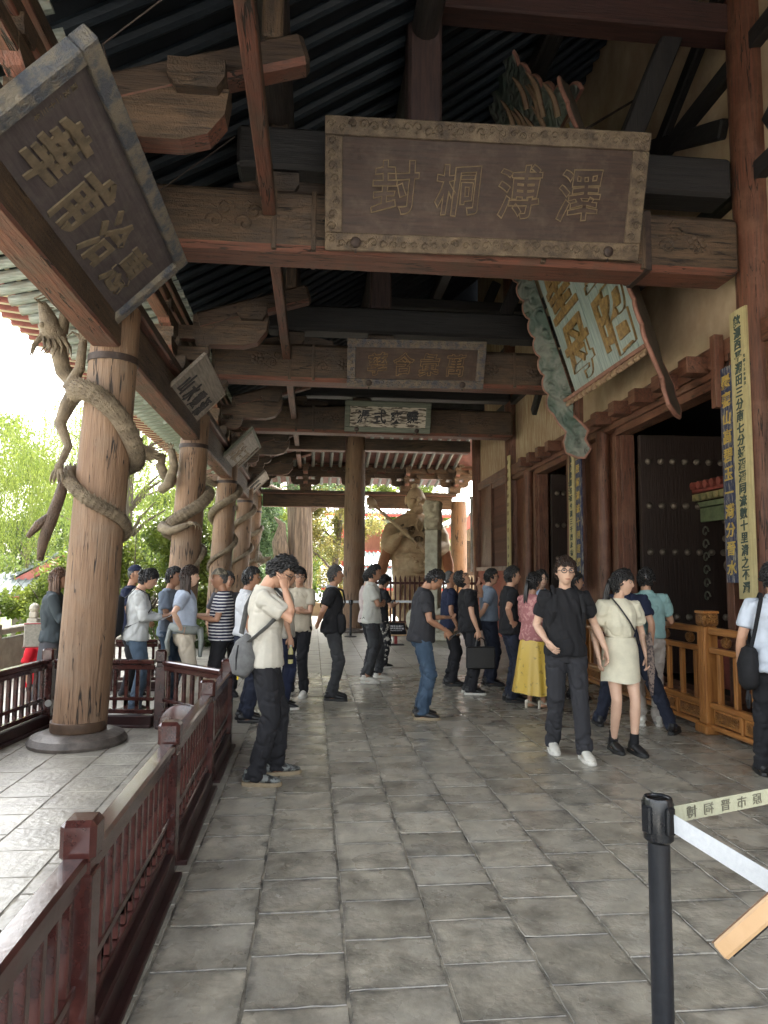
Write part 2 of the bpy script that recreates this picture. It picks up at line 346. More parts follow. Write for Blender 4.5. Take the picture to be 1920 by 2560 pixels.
# ================= PORCH: timber frame =================
HALL = empty('temple_hall', label='ancient timber temple hall with deep carved porch and cream walls', cat='temple')
ROWS = [2.4, 7.1, 11.9, 16.5, 20.9, 24.3]
CX0 = -2.2
def lofted_col(x, y, r0, r1, h, lean, name='column', m=None):
    prof = []; mb = MB(); n = 36; k = 14; vs = []; fs = []
    for i in range(k+1):
        t = i/k; z = h*t; r = r0+(r1-r0)*t+.012*math.sin(math.pi*t)
        for j in range(n):
            a = 2*math.pi*j/n; rr = r*(1+.012*math.sin(3*a+z*.7+y)+.008*math.sin(7*a+1.3*z)); vs.append((x+lean*z+rr*math.cos(a), y+rr*math.sin(a), z))
    for i in range(k):
        for j in range(n): fs.append((i*n+j, i*n+(j+1)%n, (i+1)*n+(j+1)%n, (i+1)*n+j))
    fs += [tuple(range(n))[::-1], tuple(k*n+j for j in range(n))]
    return mb.add(vs, fs).build(name, m or colw(), HALL, smooth=True, sharp=60)
def base_disc(x, y, r):
    prof = [(r+.19, -.02), (r+.205, .03), (r+.17, .08), (r+.08, .112), (r+.03, .118)]
    return MB().lathe(prof, (x, y, 0), 40).build('column_base', stone, HALL, smooth=True)
for y in ROWS:
    c = lofted_col(CX0, y, .243, .222, 4.25, .047)
    base_disc(CX0, y, .245)
    if y > 3:
        x = CX0+.047*3.72
        MB().lathe([(.230,-.035),(.242,-.033),(.242,.033),(.230,.035)], (x, y, 3.72), 36).build('iron_band', iron, HALL, smooth=True)
        MB().lathe([(.250,.118),(.256,.13),(.253,.21),(.246,.215)], (CX0, y, 0), 36).build('foot_band', M('dark_band',(.10,.06,.035),(.05,.03,.02),sc=8,rough=.5), HALL, smooth=True)
cc = lofted_col(1.15, 19.9, .30, .27, 6.0, .004); base_disc(1.15, 19.9, .28)
for x in (1.45, 5.1): lofted_col(x, 24.3, .21 if x < 3 else .29, .2 if x < 3 else .27, 4.2, 0)
for y in ROWS[3:5]: pass
# architrave along the column line (red beneath), plate on it
def beam(a, b, w, h, ax, name='beam', under=True, m=None, ch=.02, par=None, mi=None):
    return MB().bar(a, b, w, h, ch).build(name, m or aged(ax), par or HALL, under=red(ax) if under else None)
for a, b in zip(ROWS, ROWS[1:]):
    beam((-2.03, a+.24, 4.02), (-2.03, b-.24, 4.02), .28, .46, 'y', 'architrave')
    beam((-2.03, a+.02, 4.33), (-2.03, b-.02, 4.33), .44, .14, 'y', 'plate', m=plain('y'))
for a, b in ((-2.0, 1.25), (1.65, 4.85)):
    beam((a+.25, 24.3, 4.13), (b, 24.3, 4.13), .26, .44, 'x', 'architrave')
    beam((a+.05, 24.3, 4.42), (b+.15, 24.3, 4.42), .42, .13, 'x', 'plate', m=plain('x'))
# carved flower beams across the porch, black beams above them
for k, y in enumerate(ROWS[:4]):
    zb = 4.87 if k < 3 else 4.93
    x1 = 4.40+.022*y
    beam((-1.75, y, zb+.325), (x1, y, zb+.325), .46, .65, 'x', 'beam', ch=.06)
    for xx in (-.45, -.05, 2.35, 3.45):
        MB().box((xx, y, zb+.325),(.05,.475,.62),None,.005).build('beam_band', aged('z'), HALL)
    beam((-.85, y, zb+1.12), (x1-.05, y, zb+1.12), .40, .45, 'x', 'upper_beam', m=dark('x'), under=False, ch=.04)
    if k == 1: MB().box((3.5, y, zb+.325),(.07,.475,.665),None,.004).build('iron_strap', iron, HALL)
    for xx in (-.43, 1.1):   # cushion blocks between the beams
        MB().prism([(-.17,0),(.17,0),(.22,.08),(.22,.2),(-.22,.2),(-.22,.08)], .36, Matrix.Translation((xx, y, zb+.652))).build('cushion_block', aged('x'), HALL)
    MB().prism([(-.6,0),(.6,0),(.58,.09),(.3,.15),(-.3,.15),(-.58,.09)], .2, Matrix.Translation((-.3, y, zb+.651))).build('cushion_board', plain('x'), HALL)
    # king strut and the tie beams overhead
    MB().bar((1.1,y,zb+1.352),(1.1,y,8.1),.36,.36,.03).build('strut', wood('strut_timber',(.07,.04,.035),(.03,.02,.02),'z'), HALL)
    beam((-1.75, y, 7.9+.02), (4.7, y, 7.9+.02), .3, .34, 'x', 'upper_beam', m=wood('upper_red',(.06,.025,.02),(.03,.015,.014),'x'), under=False) if k else None
    for q in ((-.43, zb+1.352, zb+1.75),):
        MB().bar((q[0],y,q[1]),(q[0],y,q[2]),.2,.2,.02).build('strut', aged('z'), HALL)
    # slanting braces to the hall wall
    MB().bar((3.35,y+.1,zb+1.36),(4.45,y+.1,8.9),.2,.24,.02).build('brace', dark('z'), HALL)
beam((-1.7, 19.9, 5.35), (.87, 19.9, 5.35), .36, .46, 'x', 'beam'); beam((1.43, 19.9, 5.32), (4.5, 19.9, 5.32), .34, .34, 'x', 'beam')
MB().prism([(0,0),(1.5,.0),(1.5,.3),(.1,.25),(.18,.15)], .2, Matrix.Translation((-.7,19.9,5.59))).build('carved_board', plain('x'), HALL)
def relief(mb, x0, x1, z0, z1, yf, seed):
    rnd = random.Random(seed); x = x0+.16
    while x < x1-.12:
        zc = (z0+z1)/2+rnd.uniform(-.03,.03); k = rnd.random()
        if k < .45:      # rosette
            for q in range(7):
                a = q*.9; mb.ell((x+.075*math.cos(a), yf, zc+.075*math.sin(a)), (.040,.020,.032), 7, 5)
            mb.ell((x, yf, zc), (.03,.03,.03), 7, 5)
        else:
            for s_ in (-1,1):
                t = np.linspace(0, 7.5, 18); mb.tube([(x+s_*.05+s_*(.10-.011*u)*math.cos(u), yf, zc+s_*.07+(.10-.011*u)*math.sin(u)) for u in t], [.015]*16+[.013,.008], 5)
        for q in range(3):
            u0 = rnd.uniform(-.14,.14); v0 = rnd.uniform(z0+.05, z1-.05)
            mb.tube([(x+u0, yf, v0), (x+u0+.05, yf-.004, v0+.05), (x+u0+.11, yf, v0+.02)], [.006,.018,.004], 5)
        x += .29
for k, y in enumerate(ROWS[:4]):
    zb = 4.87 if k < 3 else 4.93
    for (a, b) in ((-1.15,-.5),(-.0,.75),(2.6,3.35),(3.6,4.3)):
        mb = MB(); relief(mb, a, b, zb+.10, zb+.55, y-.23, k*9+int(a*3)); mb.build('flower_relief', aged('x'), HALL, smooth=True, kind='stuff')
# purlin and slim red tie running the length of the porch
for xx, zz in ((-.43, 6.42), (1.1, 7.45)):
    for a, b in zip(ROWS, ROWS[1:]):
        MB().tube([(xx,a,zz),(xx,b,zz)], .15, 14).build('purlin', wood('dark_purlin',(.05,.04,.035),(.02,.018,.018),'y'), HALL, smooth=True)
for a, b in zip(ROWS[:-1], ROWS[1:]):
    MB().bar((-.50,a+.24,5.30),(-.50,b-.24,5.30),.13,.17,.012).build('tie_beam', aged('y'), HALL, under=red('y'))
# roof: rafters and boards
RP = [(-3.55,5.20),(-2.05,5.66),(-.43,6.62),(1.1,7.66),(3.1,9.25),(5.2,11.1)]
def rz_(x):
    for (a, za), (b, zb_) in zip(RP, RP[1:]):
        if x <= b: return za+(zb_-za)*(x-a)/(b-a)
    return RP[-1][1]
raf = MB()
for (a, za), (b, zb_) in zip(RP[1:], RP[2:]): raf.tube([(a-.08, 0, za+.02), (b+.06, 0, zb_+.04)], .062, 8)
rm = raf.mesh('rafter', rafterm, True)
pale = wood('pale_rafter_paint', (.40,.44,.40), (.22,.25,.22), 'x', bump=.4, blotch=(.30,.24,.17), bl_amt=.7, bl_sc=4)
er = MB().tube([(-3.95,0,5.09),(-3.0,0,5.33),(-1.95,0,5.70)], .068, 10).mesh('eave_rafter', pale, True)
redp = M('faded_red_board', (.25,.085,.065), (.15,.05,.04), sc=5, rough=.7); cream = M('cream_edge', (.50,.43,.30), (.45,.36,.24), sc=8, rough=.7)
fr = MB(); fr.bar((-3.7,0,5.30),(-4.62,0,5.40),.10,.10,.008).box((-4.16,0,5.292),(.93,.045,.012),Matrix.Rotation(.108,3,'Y'),0,1)
fm = fr.mesh('flying_rafter', [redp, cream])
y = 0; ys = [.3+.33*i for i in range(73)]
for y in ys:
    if y < 21.0:
        link('rafter', rm, HALL, (0, y, 0))
    if y > 2.5: link('eave_rafter', er, HALL, (0, y, 0)); link('flying_rafter', fm, HALL, (0, y+.02, 0))
dk = MB()
P = [(-3.9,5.20),(-2.05,5.78)]+[(a, b+.09) for a, b in RP[2:]]
for (a, za), (b, zb_) in zip(P, P[1:]): dk.add([(a,-3,za),(b,-3,zb_),(b,21.2,zb_),(a,21.2,za),(a,-3,za+.05),(b,-3,zb_+.05),(b,21.2,zb_+.05),(a,21.2,za+.05)], [(0,1,2,3),(4,7,6,5),(0,4,5,1),(2,6,7,3),(0,3,7,4),(1,5,6,2)])
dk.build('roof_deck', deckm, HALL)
MB().add([(-4.62,-3,5.47),(-3.65,-3,5.37),(-3.65,27,5.37),(-4.62,27,5.47),(-4.62,-3,5.53),(-3.65,-3,5.43),(-3.65,27,5.43),(-4.62,27,5.53)], [(0,1,2,3),(4,7,6,5),(0,4,5,1),(2,6,7,3),(0,3,7,4),(1,5,6,2)]).build('roof_deck', redp, HALL)
MB().bar((-4.66,-3,5.50),(-4.66,27.5,5.50),.05,.13,.01).build('eave_board', cream, HALL)
MB().add([(-4.75,-3,5.62),(-3.2,-3,5.9),(-3.2,27,5.9),(-4.75,27,5.62),(5.6,-3,12),(5.6,27,12)], [(0,1,2,3),(1,4,5,2)]).build('roof_tile_bed', M('grey_tile_roof',(.10,.10,.10),(.06,.06,.06),sc=9,rough=.8), HALL)
# end-side roof: rafters running along the porch axis
er2 = MB().tube([(0,20.2,6.35),(0,24.5,5.30),(0,26.2,4.98)], .06, 8).mesh('end_rafter', wood('pale_end_rafter',(.16,.17,.16),(.09,.10,.095),'y'), True)
for i in range(22): link('end_rafter', er2, HALL, (-1.6+.31*i, 0, 0))
MB().add([(-3.9,20.2,6.45),(6,20.2,6.45),(6,24.5,5.40),(-3.9,24.5,5.40),(-4.3,27.3,5.15),(6,27.3,5.15)]+[(-3.9,20.2,6.5),(6,20.2,6.5),(6,24.5,5.45),(-3.9,24.5,5.45),(-4.3,27.3,5.2),(6,27.3,5.2)], [(0,1,2,3),(3,2,5,4),(6,9,8,7),(9,10,11,8)]).build('end_roof_deck', M('dim_red_board',(.13,.05,.04),(.07,.03,.025),sc=5,rough=.7), HALL)
MB().add([(-4.3,20.4,6.6),(6,20.4,6.6),(6,27.4,5.3),(-4.3,27.4,5.3),(6,20.4,8.6),(1,20.4,8.4)], [(0,1,2,3),(0,5,4,1)]).build('roof_tile_bed', MATS['grey_tile_roof'], HALL)
# bracket sets
blkm = aged('x')
def block_mesh(w, h, m=None): return MB().prism([(-w*.36,0),(w*.36,0),(w*.5,h*.42),(w*.5,h),(-w*.5,h),(-w*.5,h*.42)], w*.95).mesh('bracket_block', m or blkm)
def arm_mesh(L, h, w, m=None): return MB().prism([(-L*.36,0),(L*.36,0),(L*.43,h*.1),(L*.485,h*.35),(L*.5,h*.62),(L*.5,h),(-L*.5,h),(-L*.5,h*.62),(-L*.485,h*.35),(-L*.43,h*.1)], w).mesh('bracket_arm', m or blkm, under=red('x'))
BB = block_mesh(.42, .22); SBk = block_mesh(.21, .13); A1 = arm_mesh(1.0, .19, .15); A2 = arm_mesh(1.45, .19, .15); A3 = arm_mesh(1.9, .2, .16)
nose = MB().prism([(-.05,0),(.62,-.22),(.66,-.16),(.25,.12),(-.05,.16)], .15).mesh('bracket_nose', pale)
def bracket(x, y, z, rz, big=True, ang=True):
    g = link('bracket_set', BB, HALL, (x, y, z), rz)
    z1 = .2
    for dz, am, ln, sp in ((z1, A1, 1.0, .42), (z1+.31, A2, 1.45, .62)):
        link('bracket_arm', am, g, (0,0,dz)); link('bracket_arm', am, g, (0,0,dz+.003), math.pi/2)
        for s_ in (-1, 1):
            link('bracket_block', SBk, g, (s_*sp,0,dz+.19)); link('bracket_block', SBk, g, (0,s_*sp,dz+.188), math.pi/2)
    link('bracket_block', SBk, g, (0,0,z1+.19))
    if ang:
        link('bracket_nose', nose, g, (-.45,0,.62), math.pi); link('bracket_nose', nose, g, (-.85,0,.86), math.pi)
    return g
for y in ROWS: bracket(-2.02, y, 4.36 if y > 20 else 4.4, 0)
for a, b in zip(ROWS, ROWS[1:]):
    m_ = (a+b)/2+.42; g = bracket(-2.02, m_, 4.4, 0)
    # inward lever arm under the roof with carved end
    MB().bar((-1.7,m_,5.16),(-.12,m_,5.66),.22,.26,.04).build('lever_arm', plain('x'), HALL, under=red('x'))
    l2 = MB().prism([(-.5,.1),(-.42,0),(.2,0),(.4,.06),(.52,.22),(.55,.42),(-.5,.42)], .2, Matrix.Translation((-1.24,m_,4.83))).build('carved_arm', aged('x'), HALL, under=red('x'))
    link('bracket_block', BB, HALL, (-.92,m_,5.19)); MB().bar((-.38,m_-.02,5.72),(-.38,m_-.02,6.3),.16,.16,.02).build('strut', aged('z'), HALL)
for x in (-.3, 1.45, 3.2, 4.95): bracket(x, 24.3, 4.49, math.pi/2, ang=False)
for k, z in enumerate((4.98, 5.2, 5.42)):
    MB().bar((-2.0,24.3-.0*k,z+.06),(5.6,24.3,z+.06),.16,.14,.01).build('frieze_beam', aged('x'), HALL, under=red('x'))
    if k < 2: MB().bar((-2.0,24.32,z+.175),(5.6,24.32,z+.175),.06,.085).build('frieze_panel', red('x'), HALL)
    for i in range(10): link('bracket_block', SBk, HALL, (-1.5+.74*i+(.37 if k%2 else 0), 24.17, z-.02))
    MB().bar((-2.03,2,z+.06),(-2.03,24.1,z+.06),.16,.13,.01).build('frieze_beam', aged('y'), HALL, under=red('y'))
# near-black inner frame where the porch roof meets the hall
for y in (4.75, 9.5, 14.2, 18.7):
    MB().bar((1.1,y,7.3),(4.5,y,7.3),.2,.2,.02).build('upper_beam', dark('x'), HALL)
MB().box((2.0,21.45,9.0),(8.4,.1,5.2)).build('gable_boards', deckm, HALL)
MB().bar((3.1,0,8.9),(3.1,20.5,8.9),.25,.25,.03).build('purlin', dark('y'), HALL)
for y in (12.6, 14.0, 15.3):
    MB().bar((1.5,y,6.15),(4.55,y,6.15),.14,.1,.01).build('tie_beam', dark('x'), HALL, under=red('x'))

# ================= HALL WALL (own slightly turned frame) =================
WALL = empty('hall_wall', (4.45+.20, 0, 0), -math.atan(.022), label='long cream plastered hall wall with red door frames along the porch', cat='wall')
# local x=0 is the column centre plane, y along
wm, wy = walr('z'), walr('y')
WC = [2.4, 6.95, 12.45, 17.1, 21.2]
def wcol(y, r=.23):
    o = MB().tube([(.06,y,-.02),(-.02,y,4.5),(-.06,y,9.5)], [r, r*.95, r*.9], 32).build('wall_column', walr('z'), WALL, smooth=True, sharp=60)
for y in WC: wcol(y)
for y in WC: MB().lathe([(.37,-.02),(.38,.03),(.34,.07),(.26,.1)], (.06,y,0), 28).build('column_base', stone, WALL, smooth=True)
def wbox(name, y0, y1, z0, z1, x0, x1, m, **k): return bx(name, ((x0+x1)/2,(y0+y1)/2,(z0+z1)/2),(x1-x0,y1-y0,z1-z0), m, WALL, **k)
wbox('plaster_panel', -1, 12.45, 4.33, 11.4, -.02, .16, plaster, ch=0)
wbox('plaster_panel', 12.452, 21.3, 4.36, 11.4, -.02, .16, plaster2, ch=0)
wbox('plaster_panel', -1, 2.4, 0, 4.32, -.02, .16, plaster, ch=0)
# bay openings : lintel, header, jambs, sill
def bay(y0, y1, o0, o1, far_panel):
    wbox('lintel', y0, y1, 4.08, 4.34, -.16, .10, wy); wbox('lintel', y0, y1, 3.98, 4.075, -.13, .12, wy); wbox('lintel', o0-.05, o1+.05, 3.86, 3.975, -.10, .14, wy)
    for a in (o0-.16, o1): wbox('jamb', a, a+.15, .12, 3.86, -.11, .12, wm)
    for a in (o0-.02, o1-.06): wbox('jamb', a, a+.07, .12, 3.86, -.05, .17, wm)
    if o0-.17-y0 > .1: wbox('side_panel', y0, o0-.17, .1, 3.98, .0, .1, wm)
    if y1-o1-.16 > .1:
        wbox('side_panel', o1+.16, y1, .1, 3.98, .0, .1, wm)
        MB().tube([(-.1,o1+.55,0),(-.1,o1+.55,4.0)], .11, 18).build('round_post', wm, WALL, smooth=True, sharp=60)
    wbox('threshold', o0-.2, o1+.2, 0, .22, -.12, .12, wy)
    n = 5 if far_panel else 4
    for i in range(n):
        yy = o0+.25+(o1-o0-.1)*i/(n-1)*1.0; wbox('door_peg', yy-.11, yy+.11, 4.05, 4.25, -.42, -.14, wy, )
    wbox('transom_rail', y0, y1, 4.345, 4.40, -.06, .1, wm)
bay(7.18, 12.22, 7.62, 10.6, True); bay(12.68, 16.87, 12.95, 15.0, False); bay(2.63, 6.72, 3.0, 6.0, False)
wbox('corner_post', 7.40, 7.50, 3.55, 4.40, -.28, -.165, wm)
# third bay : slatted window above a red dado
wbox('lintel', 17.33, 20.97, 4.2, 4.42, -.12, .12, wy); wbox('window_frame', 17.33, 17.5, 1.85, 4.2, -.1, .12, wm); wbox('window_frame', 19.35, 20.97, 1.85, 4.2, -.03, .12, wm)
wbox('window_frame', 17.5, 19.35, 4.05, 4.2, -.08, .12, wy); wbox('window_frame', 19.25, 19.4, 1.85, 4.2, -.1, .1, wm)
sm = MB().box((0,0,0),(.05,.045,2.18),Matrix.Rotation(math.pi/4,3,'Z')).mesh('window_slat', wm)
for i in range(29): link('window_slat', sm, WALL, (.02, 17.54+.0605*i, 2.96))
wbox('window_back', 17.5, 19.3, 1.86, 4.05, .06, .1, M('dark_gap',(.03,.015,.01),sc=5), ch=0)
wbox('sill', 17.33, 20.97, 1.74, 1.85, -.16, .12, M('worn_sill',(.38,.30,.25),(.24,.15,.11),sc=6,rough=.7))
wbox('dado', 17.33, 20.97, .0, 1.74, -.10, .14, M('red_plaster',(.36,.10,.06),(.26,.07,.045),sc=3,rough=.8,blotch=(.4,.25,.18),bl_amt=.5))
# upper cross struts on the wall
for (a, b) in (((12.2,7.6),(15.2,5.3)),((16.0,7.6),(12.9,5.3)),((7.4,8.6),(10.9,6.6)),((11.6,9.0),(7.4,6.9)),((2.8,8.6),(6.6,6.4))):
    MB().bar((-.06,a[0],a[1]),(-.06,b[0],b[1]),.12,.22,.02).build('brace', dark('y'), WALL)
for z in (5.9, 7.4): wbox('tie_beam', -1, 20.5, z, z+.2, -.14, .0, dark('y'))
# dark room behind
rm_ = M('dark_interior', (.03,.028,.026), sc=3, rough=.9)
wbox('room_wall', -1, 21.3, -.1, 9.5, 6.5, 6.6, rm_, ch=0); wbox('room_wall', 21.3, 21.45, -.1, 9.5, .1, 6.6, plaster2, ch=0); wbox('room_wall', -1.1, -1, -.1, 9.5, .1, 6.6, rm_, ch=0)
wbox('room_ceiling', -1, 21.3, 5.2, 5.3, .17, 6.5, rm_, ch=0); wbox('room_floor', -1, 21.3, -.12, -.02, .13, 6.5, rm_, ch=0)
# open door leaves with studs
lfm = wood('door_leaf_timber', (.032,.018,.013), (.017,.010,.008), 'z')
def leaf(y, x0, w, sgn):
    g = wbox('door_leaf', y-.05, y+.05, .15, 3.84, x0, x0+w, lfm)
    stud = MB().ell((0,0,0),(.052,.055,.052),12,7).mesh('door_stud', M('dull_brass',(.16,.13,.10),(.08,.065,.05),sc=9,rough=.55,metal=.2), True)
    cx = x0+w/2
    for z in (1.0, 2.0, 2.72, 3.42):
        for i in range(8): link('door_stud', stud, g, (x0+.12+(w-.24)*i/7-cx, sgn*.05, z-1.995)) if False else link('door_stud', stud, g, (x0+.12+(w-.24)*i/7, y+sgn*.06, z))
    for z in (2.22, 2.5): link('door_stud', stud, g, (x0+w-.28, y+sgn*.06, z))
    MB().lathe([(.11,0),(.10,.02),(.05,.04),(.0,.06)], (0,0,0), 16).build('door_knocker', MATS['dull_brass'], g, smooth=True, loc=(x0+w-.22, y+sgn*.06, 1.8), rot=(math.pi/2*(1 if sgn<0 else -1),0,0))
leaf(10.45, .2, 1.62, -1); leaf(14.85, .2, 1.25, -1)
# shrine cabinet and dark figure inside the hall
sh = empty('shrine_cabinet', (6.55, 9.9, 0), label='carved wooden shrine cabinet with red scalloped roof inside the dark hall', cat='shrine')
grn = M('green_paint', (.16,.20,.10), (.09,.11,.06), sc=6); rdw = M('dim_red_paint', (.28,.07,.05), (.16,.04,.03), sc=6)
bx('roof', (0,0,2.95), (1.3,1.5,.06), rdw, sh)
for i in range(9):
    MB().tube([(-.72,-.72+.18*i,3.02),(.3,-.72+.18*i,3.1)], .06, 8).build('roof_ridge', rdw, sh, smooth=True)
    MB().prism([(-.05,0),(.05,0),(.08,.1),(-.08,.1)], .1, Matrix.Translation((-.6,-.66+.165*i,2.8))@Matrix.Rotation(math.pi/2,4,'Z')).build('bracket_block', M('shrine_gilt',(.30,.24,.10),(.12,.12,.06),sc=9), sh)
bx('cornice', (0,0,2.74), (1.15,1.36,.08), grn, sh)
for yy in (-.58, .58): bx('post', (-.5,yy,1.35), (.09,.09,2.7), rdw, sh)
bx('frieze', (-.5,0,2.58), (.05,1.06,.22), grn, sh)
for yy, s_ in ((-.5,1),(.5,-1)):
    mb = MB()
    for i in range(6):
        pts = [(-.5, yy+s_*(.11+.09*math.cos(t)*(1-t/9)), 2.32-.2*i+.09*math.sin(t)*(1-t/9)) for t in np.linspace(0, 6.2, 12)]
        mb.tube(pts, .014, 5)
    mb.build('scroll_carving', M('shrine_scroll',(.12,.12,.09),(.08,.08,.06),sc=9), sh, smooth=True)
bx('plinth', (0,0,.35), (1.1,1.3,.7), rdw, sh)
# timber wedge scraps, wires and the post-top slogan rods on columns come with the small things
# ================= PEOPLE =================
def remesh(mb, vox, it=4, disp=None, name='m', mats=None, extra=None):
    me = bpy.data.meshes.new('tmp'); me.from_pydata(mb.v, [], mb.f)
    bm = bmesh.new(); bm.from_mesh(me); bmesh.ops.recalc_face_normals(bm, faces=bm.faces); bm.to_mesh(me); bm.free()
    ob = bpy.data.objects.new('tmp', me); COL.objects.link(ob)
    r = ob.modifiers.new('r', 'REMESH'); r.mode = 'VOXEL'; r.voxel_size = vox; r.adaptivity = 0
    if it: s_ = ob.modifiers.new('s', 'SMOOTH'); s_.factor = .5; s_.iterations = it
    dg = bpy.context.evaluated_depsgraph_get(); m2 = bpy.data.meshes.new_from_object(ob.evaluated_get(dg))
    bpy.data.objects.remove(ob); bpy.data.meshes.remove(me)
    n = len(m2.vertices); co = np.empty(n*3); m2.vertices.foreach_get('co', co); co = co.reshape(-1, 3)
    if disp:
        no = np.empty(n*3); m2.vertex_normals.foreach_get('vector', no); co = co+no.reshape(-1,3)*disp(co)[:,None]
    if extra is not None and len(extra.v):
        fs = [tuple(q.vertices) for q in m2.polygons]+[tuple(i+n for i in f) for f in extra.f]
        mi = [0]*len(m2.polygons)+extra.m
        vs = np.vstack([co, np.array(extra.v)]); bpy.data.meshes.remove(m2)
        m2 = bpy.data.meshes.new(name); m2.from_pydata(vs.tolist(), [], fs)
        m2.polygons.foreach_set('material_index', mi)
    else: m2.vertices.foreach_set('co', co.ravel())
    m2.name = name
    m2.materials.clear()
    for m in (mats if isinstance(mats, (list, tuple)) else [mats]): m2.materials.append(m)
    m2.polygons.foreach_set('use_smooth', [True]*len(m2.polygons)); m2.update(); return m2
def cloth(name, c, c2=None, **k):
    k.setdefault('rough', .85); k.setdefault('sc', 7); k.setdefault('bump', .12); k.setdefault('bs', 160); k.setdefault('spec', .2)
    return M('cloth_'+name, c, c2 or tuple(x*.82 for x in c), **k)
def striped(name, a, b, f, axis=2, w=.5):
    m = M('cloth_'+name, a, a, rough=.85, bump=.1, spec=.2); t = m.node_tree; N = t.nodes; L = t.links
    tc = N.new('ShaderNodeTexCoord'); sp = N.new('ShaderNodeSeparateXYZ'); L.new(tc.outputs['Object'], sp.inputs[0])
    q = N.new('ShaderNodeMath'); q.operation = 'MULTIPLY'; q.inputs[1].default_value = f; L.new(sp.outputs[axis], q.inputs[0])
    g = N.new('ShaderNodeMath'); g.operation = 'FRACT'; L.new(q.outputs[0], g.inputs[0])
    h = N.new('ShaderNodeMath'); h.operation = 'GREATER_THAN'; h.inputs[1].default_value = w; L.new(g.outputs[0], h.inputs[0])
    mx = N.new('ShaderNodeMixRGB'); mx.inputs[1].default_value = (*a,1); mx.inputs[2].default_value = (*b,1); L.new(h.outputs[0], mx.inputs[0])
    L.new(mx.outputs[0], N['Principled BSDF'].inputs['Base Color']); return m
skinA = M('skin', (.50,.29,.19), (.44,.24,.155), sc=9, rough=.5, bump=.03); skinB = M('tanned_skin', (.36,.19,.115), (.30,.15,.09), sc=9, rough=.5, bump=.03); skinC = M('fair_skin', (.60,.39,.28), (.55,.34,.24), sc=9, rough=.5, bump=.03)
lipm = M('lips', (.36,.12,.09), sc=20, rough=.45); eyew = M('eye_white', (.6,.58,.55), sc=20, rough=.3); eyed = M('eye_dark', (.015,.01,.008), sc=20, rough=.2)
hairb = M('black_hair', (.014,.012,.012), (.006,.006,.006), sc=30, st=(1,1,.3), rough=.38, bump=.5, spec=.5); hairbr = M('brown_hair', (.040,.022,.015), (.015,.009,.007), sc=30, st=(1,1,.2), rough=.4, bump=.5); hairg = M('greying_hair', (.10,.095,.09), (.03,.03,.03), sc=60, rough=.6, bump=.5)
hairl = M('light_brown_hair', (.16,.085,.05), (.05,.028,.02), sc=20, st=(1,1,.15), rough=.4, bump=.5)
framem = M('dark_frame', (.012,.012,.013), sc=8, rough=.3)
def head_pt(dx, dy, dz, face=True):
    x, y, z = .077*dx, .098*dy, .120*dz
    k = max(0, -dz)
    x *= 1-.30*k**1.4
    if dy < 0: y *= 1-.42*k**1.3
    else: y *= 1-.04*k; y += .014*k*dy
    if dy > .2: y -= .010*(dy-.2)
    x *= 1-.06*max(0, dy)**2
    if face and dy > .25:
        ax = abs(x); G = lambda u, s_: math.exp(-(u/s_)**2)
        if -.05 < z < .03:
            t = max(0, min(1, (.028-z)/.056)); hgt = (.003+.019*t) if z > -.030 else .022*max(0, 1-(-.030-z)/.010)
            y += hgt*G(x, .0095+.005*t)
        y -= .010*G(ax-.031, .015)*G(z-.013, .013); y += .004*G(z-.035, .010)*G(ax-.026, .022)
        y += .006*G(x, .022)*G(z+.056, .006)+.006*G(x, .020)*G(z+.070, .006)-.004*G(x,.026)*G(z+.063,.003)
        y += .007*G(x, .020)*G(z+.098, .016); y += .004*G(ax-.045, .014)*G(z+.015, .015)
    return Vector((x, y, z))
def head_grid(n=44, m=34, face=True, off=0):
    vs = []; fs = []
    for i in range(m+1):
        th = math.pi*i/m
        for j in range(n):
            # denser towards the face
            u = 2*math.pi*j/n; ph = math.pi/2+u+.35*math.sin(u)*-1
            d = (math.sin(th)*math.cos(ph), math.sin(th)*math.sin(ph), math.cos(th))
            q = head_pt(*d, face=face); vs.append((q+Vector(d)*off, d))
    for i in range(m):
        for j in range(n): fs.append((i*n+j, i*n+(j+1)%n, (i+1)*n+(j+1)%n, (i+1)*n+j))
    return vs, fs
HG = head_grid()
HGC = head_grid(30, 22, False)
def hair_mask(d, style):
    x, y, z = d
    if style == 'bald': return False
    front = .52 if style not in ('fringe', 'straight') else (.36 if style == 'fringe' else .45)
    front += .09*math.sin(x*8+1.2)+.05*math.sin(x*21)+(.16*x if style == 'fringe' else 0)
    if style in ('tail','bun','long','wavy'): front = .34+.42*max(0, 1-abs(x)*2.6)
    if y > .55: return z > front
    if y > .15: return z > front*(.9) - (.55-y)*.5
    if style in ('long', 'wavy'): return z > -.62
    if style in ('tail', 'bun'): return z > (-.02 if y > -.2 else -.55)
    return z > (-.05 if y > -.25 else -.52)
